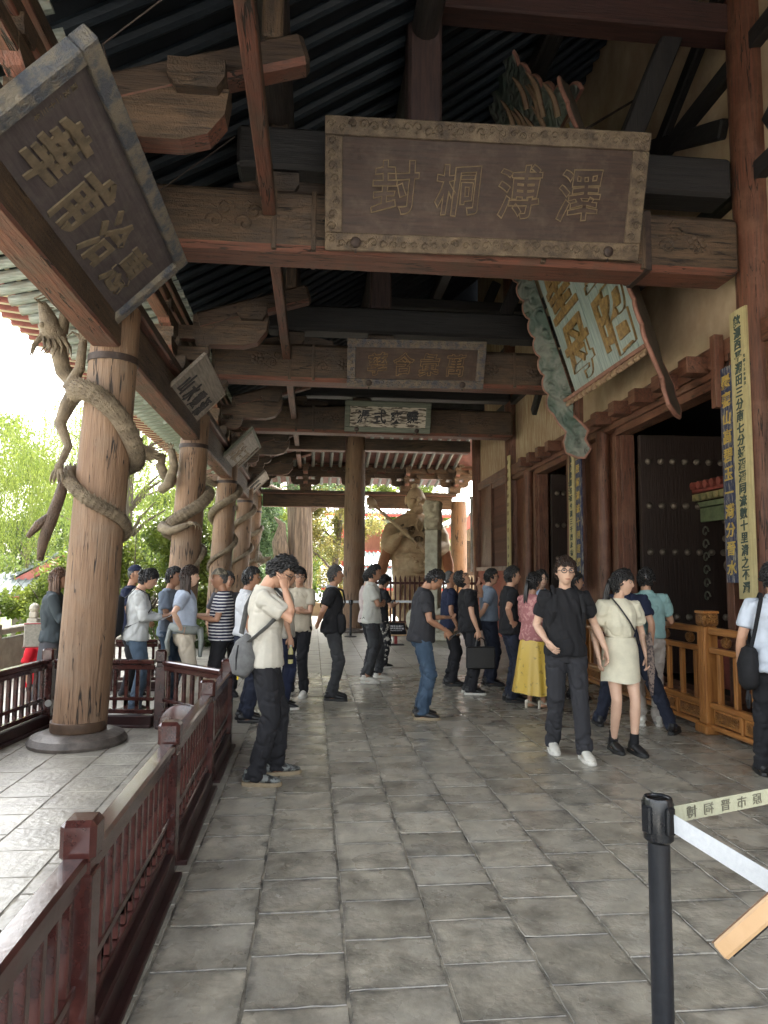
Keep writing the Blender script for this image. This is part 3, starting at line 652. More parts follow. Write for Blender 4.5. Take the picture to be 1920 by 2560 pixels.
def hand(mb, w, d, nrm, side, curl=.35, s=1.0, spread=.10):
    """palm, four unequal fingers and a thumb; w wrist, d hand direction, nrm palm normal"""
    d = Vector(d).normalized(); nrm = Vector(nrm); nrm = (nrm-d*nrm.dot(d)).normalized(); a = d.cross(nrm)*side; w = Vector(w)
    mb.tube([w-d*.03*s, w+d*.005*s, w+d*.03*s, w+d*.065*s, w+d*.088*s, w+d*.095*s], [(.024*s,.019*s),(.026*s,.018*s),(.036*s,.016*s),(.040*s,.014*s),(.038*s,.011*s),(.02*s,.006*s)], 10, ref=nrm)
    for i, (o, L) in enumerate(((-.030,.066),(-.010,.075),(.010,.070),(.030,.055))):
        b = w+d*.080*s+a*o*s; q = [b]; dir_ = (d+a*o*spread*20*.5).normalized(); ang = curl*.5
        for k, f in enumerate((.45,.32,.23)):
            v = dir_*math.cos(ang)+nrm*math.sin(ang); q.append(q[-1]+v*L*f*s); ang += curl*(.9+.1*i)
        mb.tube(q, [.0088*s,.0082*s,.0075*s,.0058*s], 6)
    b = w+d*.018*s-a*.026*s; v = (d*.75-a*.62+nrm*.25).normalized()
    q = [b, b+v*.03*s, b+v*.03*s+(d*.9-a*.25+nrm*.35).normalized()*.028*s]; q.append(q[-1]+(d+nrm*.5).normalized()*.020*s)
    mb.tube(q, [.013*s,.011*s,.0095*s,.007*s], 6)
ARM = {  # elbow, wrist, hand direction, palm normal (right side, x mirrored for left)
 'down': ((.245,-.04,1.13),(.245,.05,.90),(0,.25,-1),(-1,0,0)), 'down2': ((.25,-.02,1.13),(.26,.10,.90),(-.1,.45,-1),(-1,0,0)),
 'ear': ((.215,.22,1.21),(.112,.13,1.50),(-.14,-.20,1),(-.8,-.6,0)), 'chin': ((.20,.27,1.33),(.05,.18,1.50),(-.75,.1,.5),(0,-1,0)),
 'phone': ((.225,.06,1.14),(.09,.27,1.15),(-.35,1,.15),(-.4,0,1)), 'back': ((.245,-.12,1.15),(.07,-.19,.97),(-1,0,-.25),(0,-1,0)),
 'hip': ((.36,-.14,1.17),(.20,-.03,1.0),(-.5,.9,-.35),(-1,-.4,0)), 'cross': ((.215,.10,1.13),(-.05,.20,1.16),(-1,.1,.1),(0,-1,0)),
 'front': ((.23,.05,1.12),(.14,.25,1.02),(-.3,.7,-.7),(-1,0,-.2)), 'rail': ((.26,.06,1.15),(.28,.30,1.10),(0,1,-.1),(0,0,-1)),
 'swing': ((.235,-.08,1.14),(.19,.14,.98),(-.55,.5,-.75),(-1,-.3,0)), 'out': ((.28,-.06,1.13),(.36,.02,.90),(.1,.1,-1),(-1,0,0)), 'bag': ((.25,-.01,1.12),(.26,.06,.86),(0,.1,-1),(-1,0,0)),
}
PEOPLE = []
def wrinkle(amp, f=(9,9,13), seed=0, lo=None):
    def g(co):
        q = co@np.array([[1,.15,.35],[-.2,1,.3],[-.45,-.25,1]]); n = vnoise(q*np.array(f), 1, seed); n2 = vnoise(q*np.array(f)*1.9, 1, seed+3)
        r = .75-1.5*np.exp(-(n/.16)**2)+.5*n-.7*np.exp(-(n2/.14)**2)*(n > 0); a = amp
        if lo is not None: a = amp*(1+1.6*np.exp(-((co[:,2]-.12)/.13)**2)+.9*np.exp(-((co[:,2]-.50)/.09)**2)+.6*np.exp(-((co[:,2]-.88)/.06)**2))
        return np.maximum(r*a, -.0045)
    return g
def person(x, y, face, H, label, arms=('down','down'), feet=None, lean=0, pitch=0, hyaw=0, top=None, bottom=None, shoe=None, sole=None, skin=None, hair='short', hairm=None, glasses=False, vox=.012, girl=False, fat=1.0, shorts=False, skirt=None, sleeve=.62, collar=None, tuck=False, cap=None, crop=0, longs=False, socks=None, belt=None, ears=None, hoff=0, seed=None):
    s = H/1.72; seed = seed or len(PEOPLE)+1; rnd = random.Random(seed); skin = skin or skinA
    hairm = hairm or hairb
    root = empty('person', (x, y, 0), -rad(face), label=label, cat='person', group='visitors crowding the temple porch')
    PEOPLE.append(root); root.scale = (s,)*3
    w = .90 if girl else 1.0
    RL = Matrix.Translation((0,0,.95)) @ Matrix.Rotation(-rad(lean), 4, 'X') @ Matrix.Translation((0,0,-.95))
    T = lambda q: RL @ Vector(q)
    neck = T((0,-.01,1.44)); 
    HM = Matrix.Translation(T((0,.015,1.475))) @ Matrix.Rotation(-rad(hyaw), 4, 'Z') @ Matrix.Rotation(-rad(lean*.6+pitch), 4, 'X')
    HC = HM @ Matrix.Translation((0,.028,.125))
    b = MB(); f2 = fat
    tor = [((0,0,.86),(.10,.08)),((0,0,.90),(.155,.11)),((0,0,.97),(.158*(1.04 if girl else 1),.112)),((0,.005*f2,1.07),(.138*w,.10*f2)),((0,.0,1.20),(.160*w,.112)),((0,-.005,1.31),(.172*w,.112)),((0,-.012,1.385),(.150*w,.092)),((0,-.012,1.43),(.085,.065))]
    b.tube([T(q) for q,_ in tor], [r for _,r in tor], 14, ref=(0,1,0))
    hb = HM @ Vector((0,.012,.075)); b.tube([T((0,-.014,1.40)), neck, HM @ Vector((0,.0,.03)), hb], [(.062*w,.06),(.054*w,.054),(.052*w,.056),(.055*w,.06)], 12, ref=(0,1,0))
    ft = feet or [(-.10,.0,8),(.10,.0,-8)]
    legs = []
    for sd, (fx, fy, fyaw) in zip((-1, 1), ft):
        hip = Vector((sd*.088,0,.90)); ank = Vector((fx, fy, .085)); mid = (hip+ank)/2
        L = .43; dist = (ank-hip).length; bend = math.sqrt(max(0, .4175**2-(dist/2)**2)) if dist < .835 else 0
        if dist < .80: pass
        knee = mid+Vector((0,1,0))*max(.012, min(.14, bend))*1.0; knee.z += .0
        legs.append((hip, knee, ank, fyaw)); g = .92 if girl else 1
        b.tube([hip+Vector((0,0,.02)), hip.lerp(knee,.3), hip.lerp(knee,.75), knee, knee.lerp(ank,.28), knee.lerp(ank,.7), ank, ank-Vector((0,0,.05))], [.088*g,.084*g,.062*g,.054*g,.056*g,.042*g,.034*g,.03], 12)
        t = rad(fyaw); fd = Vector((-math.sin(t), math.cos(t), 0)); b.tube([ank+fd*-.05-Vector((0,0,.045)), ank+fd*.04-Vector((0,0,.05)), ank+fd*.13-Vector((0,0,.06))], [.028,.034,.02], 8)
    ex = MB(); sh = []
    for sd, an in zip((-1, 1), arms):
        e, wr, hd, pn = ARM[an] if isinstance(an, str) else an
        mir = lambda q: Vector((q[0]*sd, q[1], q[2]))
        S0 = T((sd*.172*w,-.012,1.375)); E_ = T(mir(e)); W_ = T(mir(wr)); hd2 = RL.to_3x3() @ mir(hd); pn2 = RL.to_3x3() @ mir(pn)
        # keep bone lengths human
        E_ = S0+(E_-S0).normalized()*.275; W_ = E_+(W_-E_).normalized()*.245
        b.tube([T((sd*.10*w,-.01,1.38)), S0, S0.lerp(E_,.45), E_, E_.lerp(W_,.3), E_.lerp(W_,.8), W_, W_+hd2.normalized()*.01], [.055*w,.052*w,.045*w,.037*w,.040*w,.028*w,.025*w,.024*w], 10)
        hand(ex, W_, hd2, pn2, sd, curl=.45, s=.92 if girl else 1)
        sh.append((S0, E_, W_, sd, hd2))
    # head with face, ears
    vs, fs = HG; ex.add([HC @ q for q, d in vs], fs)
    for sd in (-1, 1):
        ex.ell((0,0,0),(.010,.019,.031),8,6,HC @ Matrix.Translation((sd*.079,-.008,.0)) @ Matrix.Rotation(sd*.35,4,'Z'))
    body = link('body', remesh(b, vox, 3, None, 'body', skin, ex), root)
    f = MB(); 
    for sd in (-1, 1):
        f.ell((0,0,0),(.0135,.006,.0058),8,5,HC @ Matrix.Translation((sd*.031,.0795,.012)),0)
        f.ell((0,0,0),(.0062,.004,.0058),8,5,HC @ Matrix.Translation((sd*.031,.0840,.012)),1)
        f.tube([HC @ Vector((sd*a, .086-.28*max(0,a-.02), .031+z)) for a, z in ((.014,0),(.030,.005),(.047,-.001))], [.0022,.0030,.0012], 5, mi=2)
        f.tube([HC @ Vector((sd*a, .0855-.25*max(0,a-.025), .0175+z)) for a, z in ((.018,-.002),(.031,.001),(.045,-.003))], .0014, 4, mi=2)
    f.tube([HC @ Vector((a, .0925-abs(a)*.35, -.063+abs(a)*.05)) for a in (-.024,-.012,0,.012,.024)], [.001,.0042,.005,.0042,.001], 6, mi=3)
    f.build('face_features', [eyew, eyed, hairm, lipm], root, smooth=True)
    # hair
    if hair != 'bald' and not cap or cap:
        h = MB(); off = {'buzz': .004, 'short': .013, 'spiky': .016, 'fringe': .018, 'straight': .014}.get(hair, .014)
        vs, fs = HGC; keep = [hair_mask(d, hair) for _, d in vs]; pts = []
        for (q, d) in vs:
            dz = .35+.65*max(0, min(1, (d[2]+.3)*1.5)) if hair in ('short','spiky','buzz','fringe') else 1
            o_ = off*dz*(1+.35*math.sin(d[0]*19+d[1]*13+seed)*.6)*(1.25 if d[2] > .6 and hair in ('spiky','fringe') else 1)
            pts.append(HC @ (q+Vector(d)*o_))
        ff = [g for g in fs if all(keep[i] for i in g)]; used = sorted({i for g in ff for i in g}); mp_ = {i: k for k, i in enumerate(used)}
        inn = [HC @ (vs[i][0]*.985) for i in used]; n = len(used)
        cnt = {}
        for g in ff:
            for a_, c_ in zip(g, g[1:]+g[:1]): cnt[(a_, c_)] = 1
        rim = [(mp_[a_], mp_[c_]) for (a_, c_) in cnt if (c_, a_) not in cnt]
        h.add([pts[i] for i in used]+inn, [tuple(mp_[i] for i in g) for g in ff]+[(a_, a_+n, c_+n, c_) for a_, c_ in rim])
        flow = {'spiky': (0,.55,.55), 'fringe': (0,.9,-.25)}.get(hair, (0,.25,-.8))
        rim_i = {used[a_] for a_, c_ in rim}
        if hair not in ('buzz',):
            cand = used
            for i in cand:
                q, d = vs[i]
                for rep in range(3 if i in rim_i else 2):
                    dd = Vector(d); fl_ = Vector(flow)+Vector((rnd.uniform(-.5,.5), rnd.uniform(-.3,.3), rnd.uniform(-.3,.3)))
                    if hair in ('long','wavy','tail','bun'): fl_ = Vector((dd.x*.2, -.5, -.7))
                    fl_ = (fl_-dd*fl_.dot(dd)*.6).normalized(); L = rnd.uniform(.022,.042)*(1.25 if hair == 'spiky' else .8)*(.6 if d[1] > .5 and hair != 'spiky' else 1)
                    a_ = q+dd*(off*.75)+Vector((rnd.uniform(-.008,.008), rnd.uniform(-.008,.008), rnd.uniform(-.008,.008))); c_ = a_+(fl_+dd*(.30 if hair == 'spiky' else .10)).normalized()*L
                    h.tube([HC @ (a_-dd*.004), HC @ ((a_+c_)/2+dd*rnd.uniform(.002,.007)), HC @ c_], [rnd.uniform(.007,.013), rnd.uniform(.005,.009), .0006], 4)
        if hair in ('long','wavy'):
            for k in range(46):
                a = rnd.uniform(math.pi*1.0,math.pi*2.0); rr = rnd.uniform(.85,1.1); x0 = .088*math.cos(a)*rr; y0 = .095*math.sin(a)*rr*.9
                L = rnd.uniform(.28,.40); q = []
                for u in np.linspace(0, 1, 8):
                    wv = .016*math.sin(u*(15 if hair=='wavy' else 4)+k)*u
                    q.append(HC @ Vector((x0*(1-.1*u)+wv, y0-.015*u+wv*.6+ (.03*u if x0>.05 or x0<-.05 else 0), .03-u*L)))
                h.tube(q, [.012,.017,.018,.017,.016,.014,.010,.002], 5)
        if hair == 'tail':
            h.ell(HC @ Vector((0,-.105,.03)),(.028,.028,.028),8,6)
            for k in range(20):
                ox = rnd.uniform(-.022,.022); oy = rnd.uniform(-.015,.015)
                h.tube([HC @ Vector((ox*(.5+u), -.112-.05*math.sin(u*2.2)+oy, .03-u*.34)) for u in np.linspace(0,1,7)], [.010,.014,.014,.013,.011,.008,.001], 5)
        if hair == 'bun':
            for k in range(22):
                a = rnd.uniform(0,6.3); h.tube([HC @ Vector((.026*math.cos(a+u), -.115+.02*math.sin(a*3), .035+.03*math.sin(a+u))) for u in (0,.6,1.2)], [.010,.016,.008], 5)
        if not (cap and hair == 'bald'): h.build('hair', hairm, root, smooth=True, sharp=0, weld=True)
    if cap:
        c = MB(); vs, fs = HGC; keep = [d[2] > .30 for _, d in vs]; ff = [g for g in fs if all(keep[i] for i in g)]
        c.add([HC @ (q*1.06+Vector(d)*.014) for q, d in vs], ff)
        v_ = [HC @ Vector((.07*math.sin(t), .085+.075*math.cos(t)**1, .058-.012*math.cos(t))) for t in np.linspace(-1.45,1.45,13)]
        u_ = [HC @ Vector((.078*math.sin(t), .05*math.cos(t), .064)) for t in np.linspace(-1.45,1.45,13)]
        dn = HC.to_3x3() @ Vector((0,0,-.006)); nn = 13
        c.add(v_+u_+[q+dn for q in v_]+[q+dn for q in u_], [(i,i+1,nn+i+1,nn+i) for i in range(12)]+[(2*nn+i,3*nn+i,3*nn+i+1,2*nn+i+1) for i in range(12)]+[(i,2*nn+i,2*nn+i+1,i+1) for i in range(12)])
        c.build('cap', cap, root, smooth=True, weld=True)
    if glasses:
        g = MB()
        for sd in (-1, 1):
            g.tube([HC @ Vector((sd*.033+.024*math.cos(t), .101-.012*abs(math.cos(t)+sd)/2*0, .010+.019*math.sin(t))) for t in np.linspace(0, 2*math.pi, 17)], .0036, 5, cap=False)
            g.tube([HC @ Vector((sd*.056,.099,.014)), HC @ Vector((sd*.078,.075,.013)), HC @ Vector((sd*.082,-.01,.010))], .003, 5)
        g.tube([HC @ Vector((-.009,.103,.013)), HC @ Vector((.009,.103,.013))], .002, 5)
        g.build('glasses', framem, root, smooth=True)
    if ears: MB().ell((0,0,0),(.010,.016,.026),8,6,HC @ Matrix.Translation((ears*.088,.004,-.008))).build('earpiece', framem, root, smooth=True)
    # clothes
    hem = 1.10 if crop else (.86 if not tuck else .95)
    t2 = MB(); wz = (.155 if not tuck else .150)
    if crop: rings = [((0,0,1.08),(.135,.105)),((0,0,1.10),(.142,.112))]
    else: rings = [((0,0,hem),(.188*(1.03 if girl else 1),.146*max(1,fat*.97))),((0,0,hem+.03),(.190*(1.02 if girl else 1),.147*max(1,fat*.97))),((0,.006,1.05),(.172*w*max(1,fat*.97),.124*fat))]
    rings += [((0,.003,1.19),(.178*w,.130*(fat*.5+.5)+(.012 if girl else 0))),((0,-.003,1.30),(.190*w,.130)),((0,-.012,1.38),(.172*w,.108)),((0,-.014,1.425),(.112*w,.082)),((0,-.014,1.452),(.066,.064))]
    t2.tube([T(q) for q,_ in rings], [r for _,r in rings], 16, ref=(0,1,0))
    for (S0, E_, W_, sd, hd2) in sh:
        if longs: q = [T((sd*.09*w,-.01,1.375)), S0, S0.lerp(E_,.5), E_, E_.lerp(W_,.5), E_.lerp(W_,.93)]; r = [.062,.068,.062,.055,.047,.038]
        else: q = [T((sd*.09*w,-.01,1.375)), S0, S0.lerp(E_,sleeve*.5), S0.lerp(E_,sleeve), S0.lerp(E_,sleeve+.05)]; r = [.062*w,.070*w,.068*w,.066*w,.062*w] if not crop else [.06,.082,.088,.070,.052]
        t2.tube(q, r, 12)
    tm = remesh(t2, vox*.95, 3, wrinkle(.0105 if not longs else .012, (6.5,6.5,5), seed), 'shirt', top)
    link('shirt', tm, root)
    if collar:
        c = MB(); 
        for k in range(2):
            c.tube([T((.068*math.cos(t)*(1.02+k*.1), -.014+.064*math.sin(t)*(1.02+k*.1), 1.452-.012*math.sin(t)-k*.012)) for t in np.linspace(math.pi/2+.25, math.pi*2.5-.25, 18)], [(.007,.017)]*18, 6)
        c.build('collar', collar if not isinstance(collar, bool) else top, root, smooth=True)
    if bottom:
        p2 = MB(); p2.tube([(0,0,.80),(0,0,.86),(0,-.004,.93),(0,0,.985),(0,0,1.0)], [(.10,.09),(.168,.122*max(1,fat*.95)),(.166,.126*max(1,fat*.97)),(.153,.115*fat),(.148,.11*fat)], 16, ref=(0,1,0))
        wd = {True: 1.0}.get(bottom is not None, 1)
        for (hip, knee, ank, fy_) in legs:
            if shorts == 'crop': e2 = knee.lerp(ank,.88)
            else: e2 = ank-Vector((0,0,.035))
            p2.tube([hip+Vector((0,0,.03)), hip.lerp(knee,.35), knee, knee.lerp(e2,.5), e2], [.096,.092,.073,.066,.060 if shorts != 'slim' else .052], 12)
        link('trousers', remesh(p2, vox*.95, 3, wrinkle(.0075, (9,9,10), seed+5, True), 'trousers', bottom), root)
    if belt: MB().tube([(.158*math.cos(t)*(fat*.5+.5), .120*math.sin(t)*fat, .985) for t in np.linspace(0, 2*math.pi, 25)], [(.006,.018)]*25, 6, cap=False).build('belt', belt, root, smooth=True)
    if skirt:
        zt, zb, rb, mm_, pleat = skirt; vs = []; fs = []; n = 72; k = 14
        for i in range(k+1):
            t = i/k; z = zt+(zb-zt)*t; ra = .150+(.172-.150)*min(1,t*4)+(rb-.172)*max(0,t-.1); rb_ = ra*.78+.02*t
            for j in range(n):
                a = 2*math.pi*j/n; q = 1+pleat*t*math.sin(a*(9 if pleat < .08 else 11)+math.sin(a*2+seed)*1.5)
                vs.append((ra*q*math.cos(a), rb_*q*math.sin(a), z+ .01*math.sin(a*3)*t))
        for i in range(k):
            for j in range(n): fs.append((i*n+j, i*n+(j+1)%n, (i+1)*n+(j+1)%n, (i+1)*n+j))
        MB().add(vs, fs).build('skirt', mm_, root, smooth=True, sharp=0)
    for (hip, knee, ank, fy_), sd in zip(legs, (-1, 1)):
        if shoe is None: break
        t = rad(fy_); R_ = Matrix.Translation((ank.x, ank.y, ank.z-.085)) @ Matrix.Rotation(t, 4, 'Z')
        u = MB(); heel = shoe.name.startswith('heels')
        if heel:
            u.tube([R_ @ Vector(q) for q in ((0,-.06,.085),(0,-.03,.075),(0,.05,.045),(0,.12,.022),(0,.18,.016))], [(.024,.022),(.03,.026),(.033,.022),(.036,.018),(.012,.010)], 12, mi=0)
            u.tube([R_ @ Vector((0,-.058,.075)), R_ @ Vector((0,-.062,.0))], [.020,.016], 8, mi=0)
        else:
            u.tube([R_ @ Vector(q) for q in ((0,-.085,.050),(0,-.065,.056),(0,0,.062),(0,.07,.054),(0,.13,.042),(0,.175,.036),(0,.195,.032))], [(.018,.022),(.036,.040),(.038,.042),(.043,.036),(.046,.027),(.036,.020),(.012,.010)], 14, mi=0)
            u.tube([R_ @ Vector((0,-.035,.05)), R_ @ Vector((0,-.03,.095)), R_ @ Vector((0,-.03,.112))], [(.034,.046),(.036,.046),(.037,.045)], 12, ref=(0,1,0), mi=0)
            out_ = [(.030,-.085),(.042,-.04),(.042,.03),(.052,.09),(.050,.14),(.034,.185),(.008,.205),(-.012,.205),(-.036,.185),(-.050,.14),(-.050,.09),(-.040,.03),(-.042,-.04),(-.030,-.085),(0,-.098)]
            n = len(out_); z1 = .030
            u.add([R_ @ Vector((a, c_, .001)) for a, c_ in out_]+[R_ @ Vector((a*1.04, c_*1.02, z1*.5)) for a, c_ in out_]+[R_ @ Vector((a*.98, c_*.99, z1)) for a, c_ in out_], [tuple(range(n))[::-1], tuple(range(2*n,3*n))]+[(k*n+i,k*n+(i+1)%n,(k+1)*n+(i+1)%n,(k+1)*n+i) for k in (0,1) for i in range(n)], 1)
            for q in range(4): u.tube([R_ @ Vector((-.018,.035+.022*q,.091-.008*q)), R_ @ Vector((0,.038+.022*q,.097-.009*q)), R_ @ Vector((.018,.035+.022*q,.091-.008*q))], .003, 4, mi=1)
        u.build('shoe', [shoe, sole or shoe], root, smooth=True, sharp=40)
        if socks: MB().tube([ank-Vector((0,0,.03)), ank+Vector((0,.0,.05)), ank+Vector((0,.005,.10))], [.042,.041,.042], 12).build('sock', socks, root, smooth=True)
    root['_sh'] = 0; del root['_sh']
    return root, dict(T=T, HC=HC, sh=sh, s=s)
white = cloth('white',(.62,.60,.54)); offw = cloth('off_white',(.52,.49,.42)); blk = cloth('black',(.018,.018,.020)); blk2 = cloth('black_trousers',(.020,.020,.023)); navy = cloth('navy',(.020,.025,.052)); navyt = cloth('navy_trousers',(.022,.026,.042))
char = cloth('charcoal',(.032,.032,.036)); jean = cloth('blue_denim',(.055,.085,.125),(.03,.05,.08),sc=3.5,st=(1,1,.6),ramp=(.4,.6)); bjean = cloth('black_denim',(.055,.057,.06),(.028,.028,.03),sc=4)
lblue = cloth('light_blue',(.36,.45,.60)); gblue = cloth('grey_blue',(.20,.24,.30)); mint = cloth('mint',(.27,.43,.42)); khaki = cloth('pale_khaki',(.42,.38,.34)); creamc = cloth('cream_suit',(.66,.62,.48)); pinkc = cloth('pink_brocade',(.52,.27,.25),(.36,.15,.15),sc=22,ramp=(.52,.56)); yell = cloth('yellow_satin',(.62,.42,.07),(.36,.24,.05),sc=11,rough=.38,spec=.5,ramp=(.36,.42))
stripe = striped('fine_stripe', (.55,.55,.55), (.40,.43,.50), 55, 0, .75); bstripe = striped('navy_stripe', (.022,.025,.05), (.60,.58,.58), 27, 2, .62); pat = cloth('patterned', (.30,.28,.24), (.02,.02,.022), sc=16, ramp=(.54,.57)); pleatm = cloth('dark_pleats',(.055,.055,.06))
hoodg = cloth('hoodie_grey',(.50,.51,.50)); slate = cloth('slate_hoodie',(.045,.055,.06)); beige = cloth('beige_trousers',(.55,.48,.38)); tee_grey = cloth('blue_grey_tee',(.38,.43,.52)); paleshirt = cloth('pale_blue_shirt',(.55,.60,.68)); camo = cloth('camouflage',(.22,.19,.14),(.07,.06,.045),sc=16,ramp=(.48,.52)); blue_tr = cloth('steel_blue_trousers',(.07,.10,.14))
redc = cloth('red_shirt',(.60,.02,.03))
leath = M('black_leather',(.018,.018,.019),sc=30,rough=.4,bump=.2); whsh = M('white_leather',(.60,.58,.52),(.5,.48,.42),sc=20,rough=.45,bump=.1); solew = M('white_sole',(.62,.60,.54),sc=20,rough=.6); heelsm = M('heels_cream_leather',(.62,.57,.46),sc=20,rough=.35); mesh_sh = M('trainer_mesh',(.17,.18,.17),(.02,.02,.02),sc=26,rough=.6,ramp=(.47,.5)); soleb = M('black_sole',(.02,.02,.02),sc=20,rough=.6); solet = M('tan_sole',(.28,.22,.14),sc=20,rough=.7)
PP = {}
def P_(key, *a, **k): PP[key] = person(*a, **k); return PP[key]
P_('tall', -.37,5.72, 88, 1.78, 'tall young man in white polo touching both ears beside the maroon railing', arms=('ear','ear'), feet=[(-.14,.10,10),(.12,-.05,-10)], lean=0, pitch=30, hyaw=0, top=offw, bottom=blk2, shoe=mesh_sh, sole=solet, hair='spiky', glasses=True, vox=.0085, collar=True, ears=None)
P_('shirt2', -.72,8.0, 75, 1.68, 'older man in fine striped white shirt and navy trousers behind the railing corner', arms=('down','down'), top=stripe, bottom=navyt, shoe=leath, hair='short', skin=skinB, collar=True, tuck=True, fat=1.1, hyaw=10)
P_('glass3', -.17,9.6, 205, 1.69, 'young man in beige tee and round glasses turning towards the railing', arms=('cross','cross'), top=cloth('beige_tee',(.50,.44,.34)), bottom=blk2, shoe=whsh, sole=solew, hair='fringe', glasses=True, hyaw=-30, feet=[(-.12,.05,14),(.12,0,-14)])
P_('bottle4', -.35,8.7, 80, 1.70, 'man in off-white tee and dark trousers holding a water bottle', arms=('down','bag'), top=offw, bottom=navy, shoe=leath, sole=solew, hair='short')
P_('black5', .27,9.28, 92, 1.72, 'man in black polo with piped collar and hands clasped behind his back', arms=('back','back'), top=blk, bottom=bjean, shoe=leath, sole=soleb, hair='short', hairm=hairg, skin=skinB, collar=cloth('piping',(.25,.25,.26)), fat=1.08, pitch=-5, vox=.011)
P_('grey6', .90,10.7, 95, 1.76, 'man in pale grey polo with arms crossed and an earpiece', arms=('cross','cross'), top=cloth('pale_grey',(.48,.47,.42)), bottom=bjean, shoe=whsh, sole=solew, hair='short', collar=True, skin=skinB, ears=1, shorts='crop', feet=[(-.12,.12,8),(.12,-.06,-8)])
P_('back6b', .88,11.35, 92, 1.70, 'person in pale pink top almost hidden behind the man with crossed arms', arms=('down','down'), top=cloth('pale_pink',(.5,.42,.40)), bottom=blk2, shoe=leath, hair='short')
P_('wom7', 1.20,12.35, 60, 1.62, 'woman in black top and patterned trousers with dark hair tied low', arms=('phone','phone'), top=blk, bottom=pat, shoe=leath, sole=solew, hair='bun', girl=True, pitch=20)
P_('jeans8', 1.25,8.03, 92, 1.72, 'man in charcoal polo and blue jeans looking down at a device', arms=('phone','front'), top=char, bottom=jean, shoe=leath, sole=solet, hair='short', skin=skinB, lean=5, pitch=32, collar=True, fat=1.12, ears=1, vox=.010)
P_('bald9', 2.05,10.4, 88, 1.68, 'nearly bald man in navy tee looking up beside the stone post', arms=('down','down'), top=navy, bottom=blk2, shoe=leath, sole=soleb, hair='buzz', hairm=hairg, skin=skinB, pitch=-18, fat=1.15)
P_('brief10', 2.17,9.62, 90, 1.70, 'man in black polo tipping his head back with a hand on his chin', arms=('chin','bag'), top=blk, bottom=blk2, shoe=leath, sole=solew, hair='short', glasses=True, pitch=-48, lean=-4, fat=1.18, belt=leath)
P_('blue11', 2.63,10.35, 90, 1.71, 'man in grey-blue polo and glasses wearing an earpiece', arms=('down','back'), top=gblue, bottom=navyt, shoe=leath, sole=soleb, hair='short', glasses=True, ears=1, collar=True, tuck=True, belt=leath)
P_('hip12', 2.58,9.02, 90, 1.73, 'man in black polo with his hand on his hip', arms=('down','hip'), top=blk, bottom=navyt, shoe=leath, sole=soleb, hair='short', collar=True, fat=1.12, pitch=-4)
P_('pink13', 2.72,8.53, 62, 1.65, 'woman in pink brocade jacket and long yellow satin skirt', arms=('front','down2'), top=pinkc, longs=True, shoe=heelsm, hair='tail', girl=True, skirt=(1.0,.20,.30,yell,.06), feet=[(-.07,.0,5),(.07,.10,-5)])
P_('lb14', 3.12,9.4, 190, 1.69, 'woman in light blue shirt and round glasses facing the camera', arms=('down','down'), top=lblue, bottom=navyt, shoe=leath, hair='bun', girl=True, glasses=True, collar=True, skin=skinC, hyaw=-12)
P_('walk15', 2.34,6.36, 186, 1.78, 'young man in black tee and glasses walking towards the camera', arms=('out','swing'), feet=[(-.10,.20,4),(.10,-.12,-4)], top=blk, bottom=char, shoe=whsh, sole=solew, hair='fringe', hairm=hairbr, glasses=True, vox=.0085, skin=skinC, hyaw=2)
P_('kid16', 3.50,9.2, 100, 1.66, 'dark-haired visitor mostly hidden behind the walking young man', arms=('down','down'), top=navy, bottom=blk2, shoe=leath, hair='short')
P_('navy17', 3.38,7.32, 20, 1.72, 'man in navy tee leaning on the golden rail with legs wide apart', arms=('rail','down'), feet=[(-.30,.12,12),(.42,-.10,-22)], top=navy, bottom=navyt, shoe=leath, sole=soleb, hair='short', lean=14, fat=1.05)
P_('cream18', 2.90,6.44, 178, 1.67, 'young woman in cream short suit with black shoulder strap looking aside', arms=('down','down'), feet=[(-.075,.10,3),(.075,-.02,-3)], top=creamc, crop=1, shoe=leath, sole=soleb, hair='tail', girl=True, skirt=(1.08,.66,.19,creamc,0), socks=blk, skin=skinC, hyaw=-62, vox=.0085)
P_('mint19', 3.70,7.50, 15, 1.71, 'stout man in mint polo and pale trousers leaning over the golden rail', arms=('rail','rail'), top=mint, bottom=khaki, shoe=whsh, sole=solew, hair='short', fat=1.15, collar=True, belt=leath, tuck=True, lean=3, hyaw=20, vox=.010)
P_('far20', 3.74,5.38, 25, 1.74, 'man in pale blue shirt walking away at the picture edge with a black bag', arms=('down2','down'), top=paleshirt, bottom=blk2, shoe=leath, hair='short', collar=True, fat=1.1, feet=[(-.1,.2,5),(.1,-.22,-5)], vox=.011)
P_('hood21', -2.95,8.45, 70, 1.65, 'woman in dark hoodie and pleated skirt behind the big dragon column', arms=('phone','phone'), top=slate, longs=True, shoe=leath, hair='long', hairm=hairl, girl=True, skirt=(1.0,.16,.24,pleatm,.05))
P_('clip22', -2.02,8.44, 75, 1.68, 'woman in pale hoodie reading a paper with hair clipped up', arms=('phone','phone'), top=hoodg, longs=True, bottom=blue_tr, shoe=leath, hair='bun', girl=True, pitch=24, lean=3)
P_('wavy23', -1.45,8.3, 80, 1.69, 'woman with long wavy brown hair and blue-grey tee, hand on hip', arms=('phone','hip'), top=tee_grey, bottom=beige, shoe=whsh, hair='wavy', hairm=hairbr, girl=True, skin=skinC, tuck=True)
P_('cap24', -1.05,8.45, 262, 1.66, 'old man in camouflage cap and striped tee facing the wavy-haired woman', arms=('phone','phone'), top=bstripe, bottom=blk2, shoe=leath, hair='buzz', hairm=hairg, skin=skinB, cap=camo, fat=1.15)
P_('face25', -1.14,9.6, 160, 1.63, 'grey-haired woman peering out behind the striped tee', arms=('down','down'), top=cloth('dark_top',(.08,.08,.09)), bottom=blk2, shoe=leath, hair='bun', hairm=hairg, girl=True)
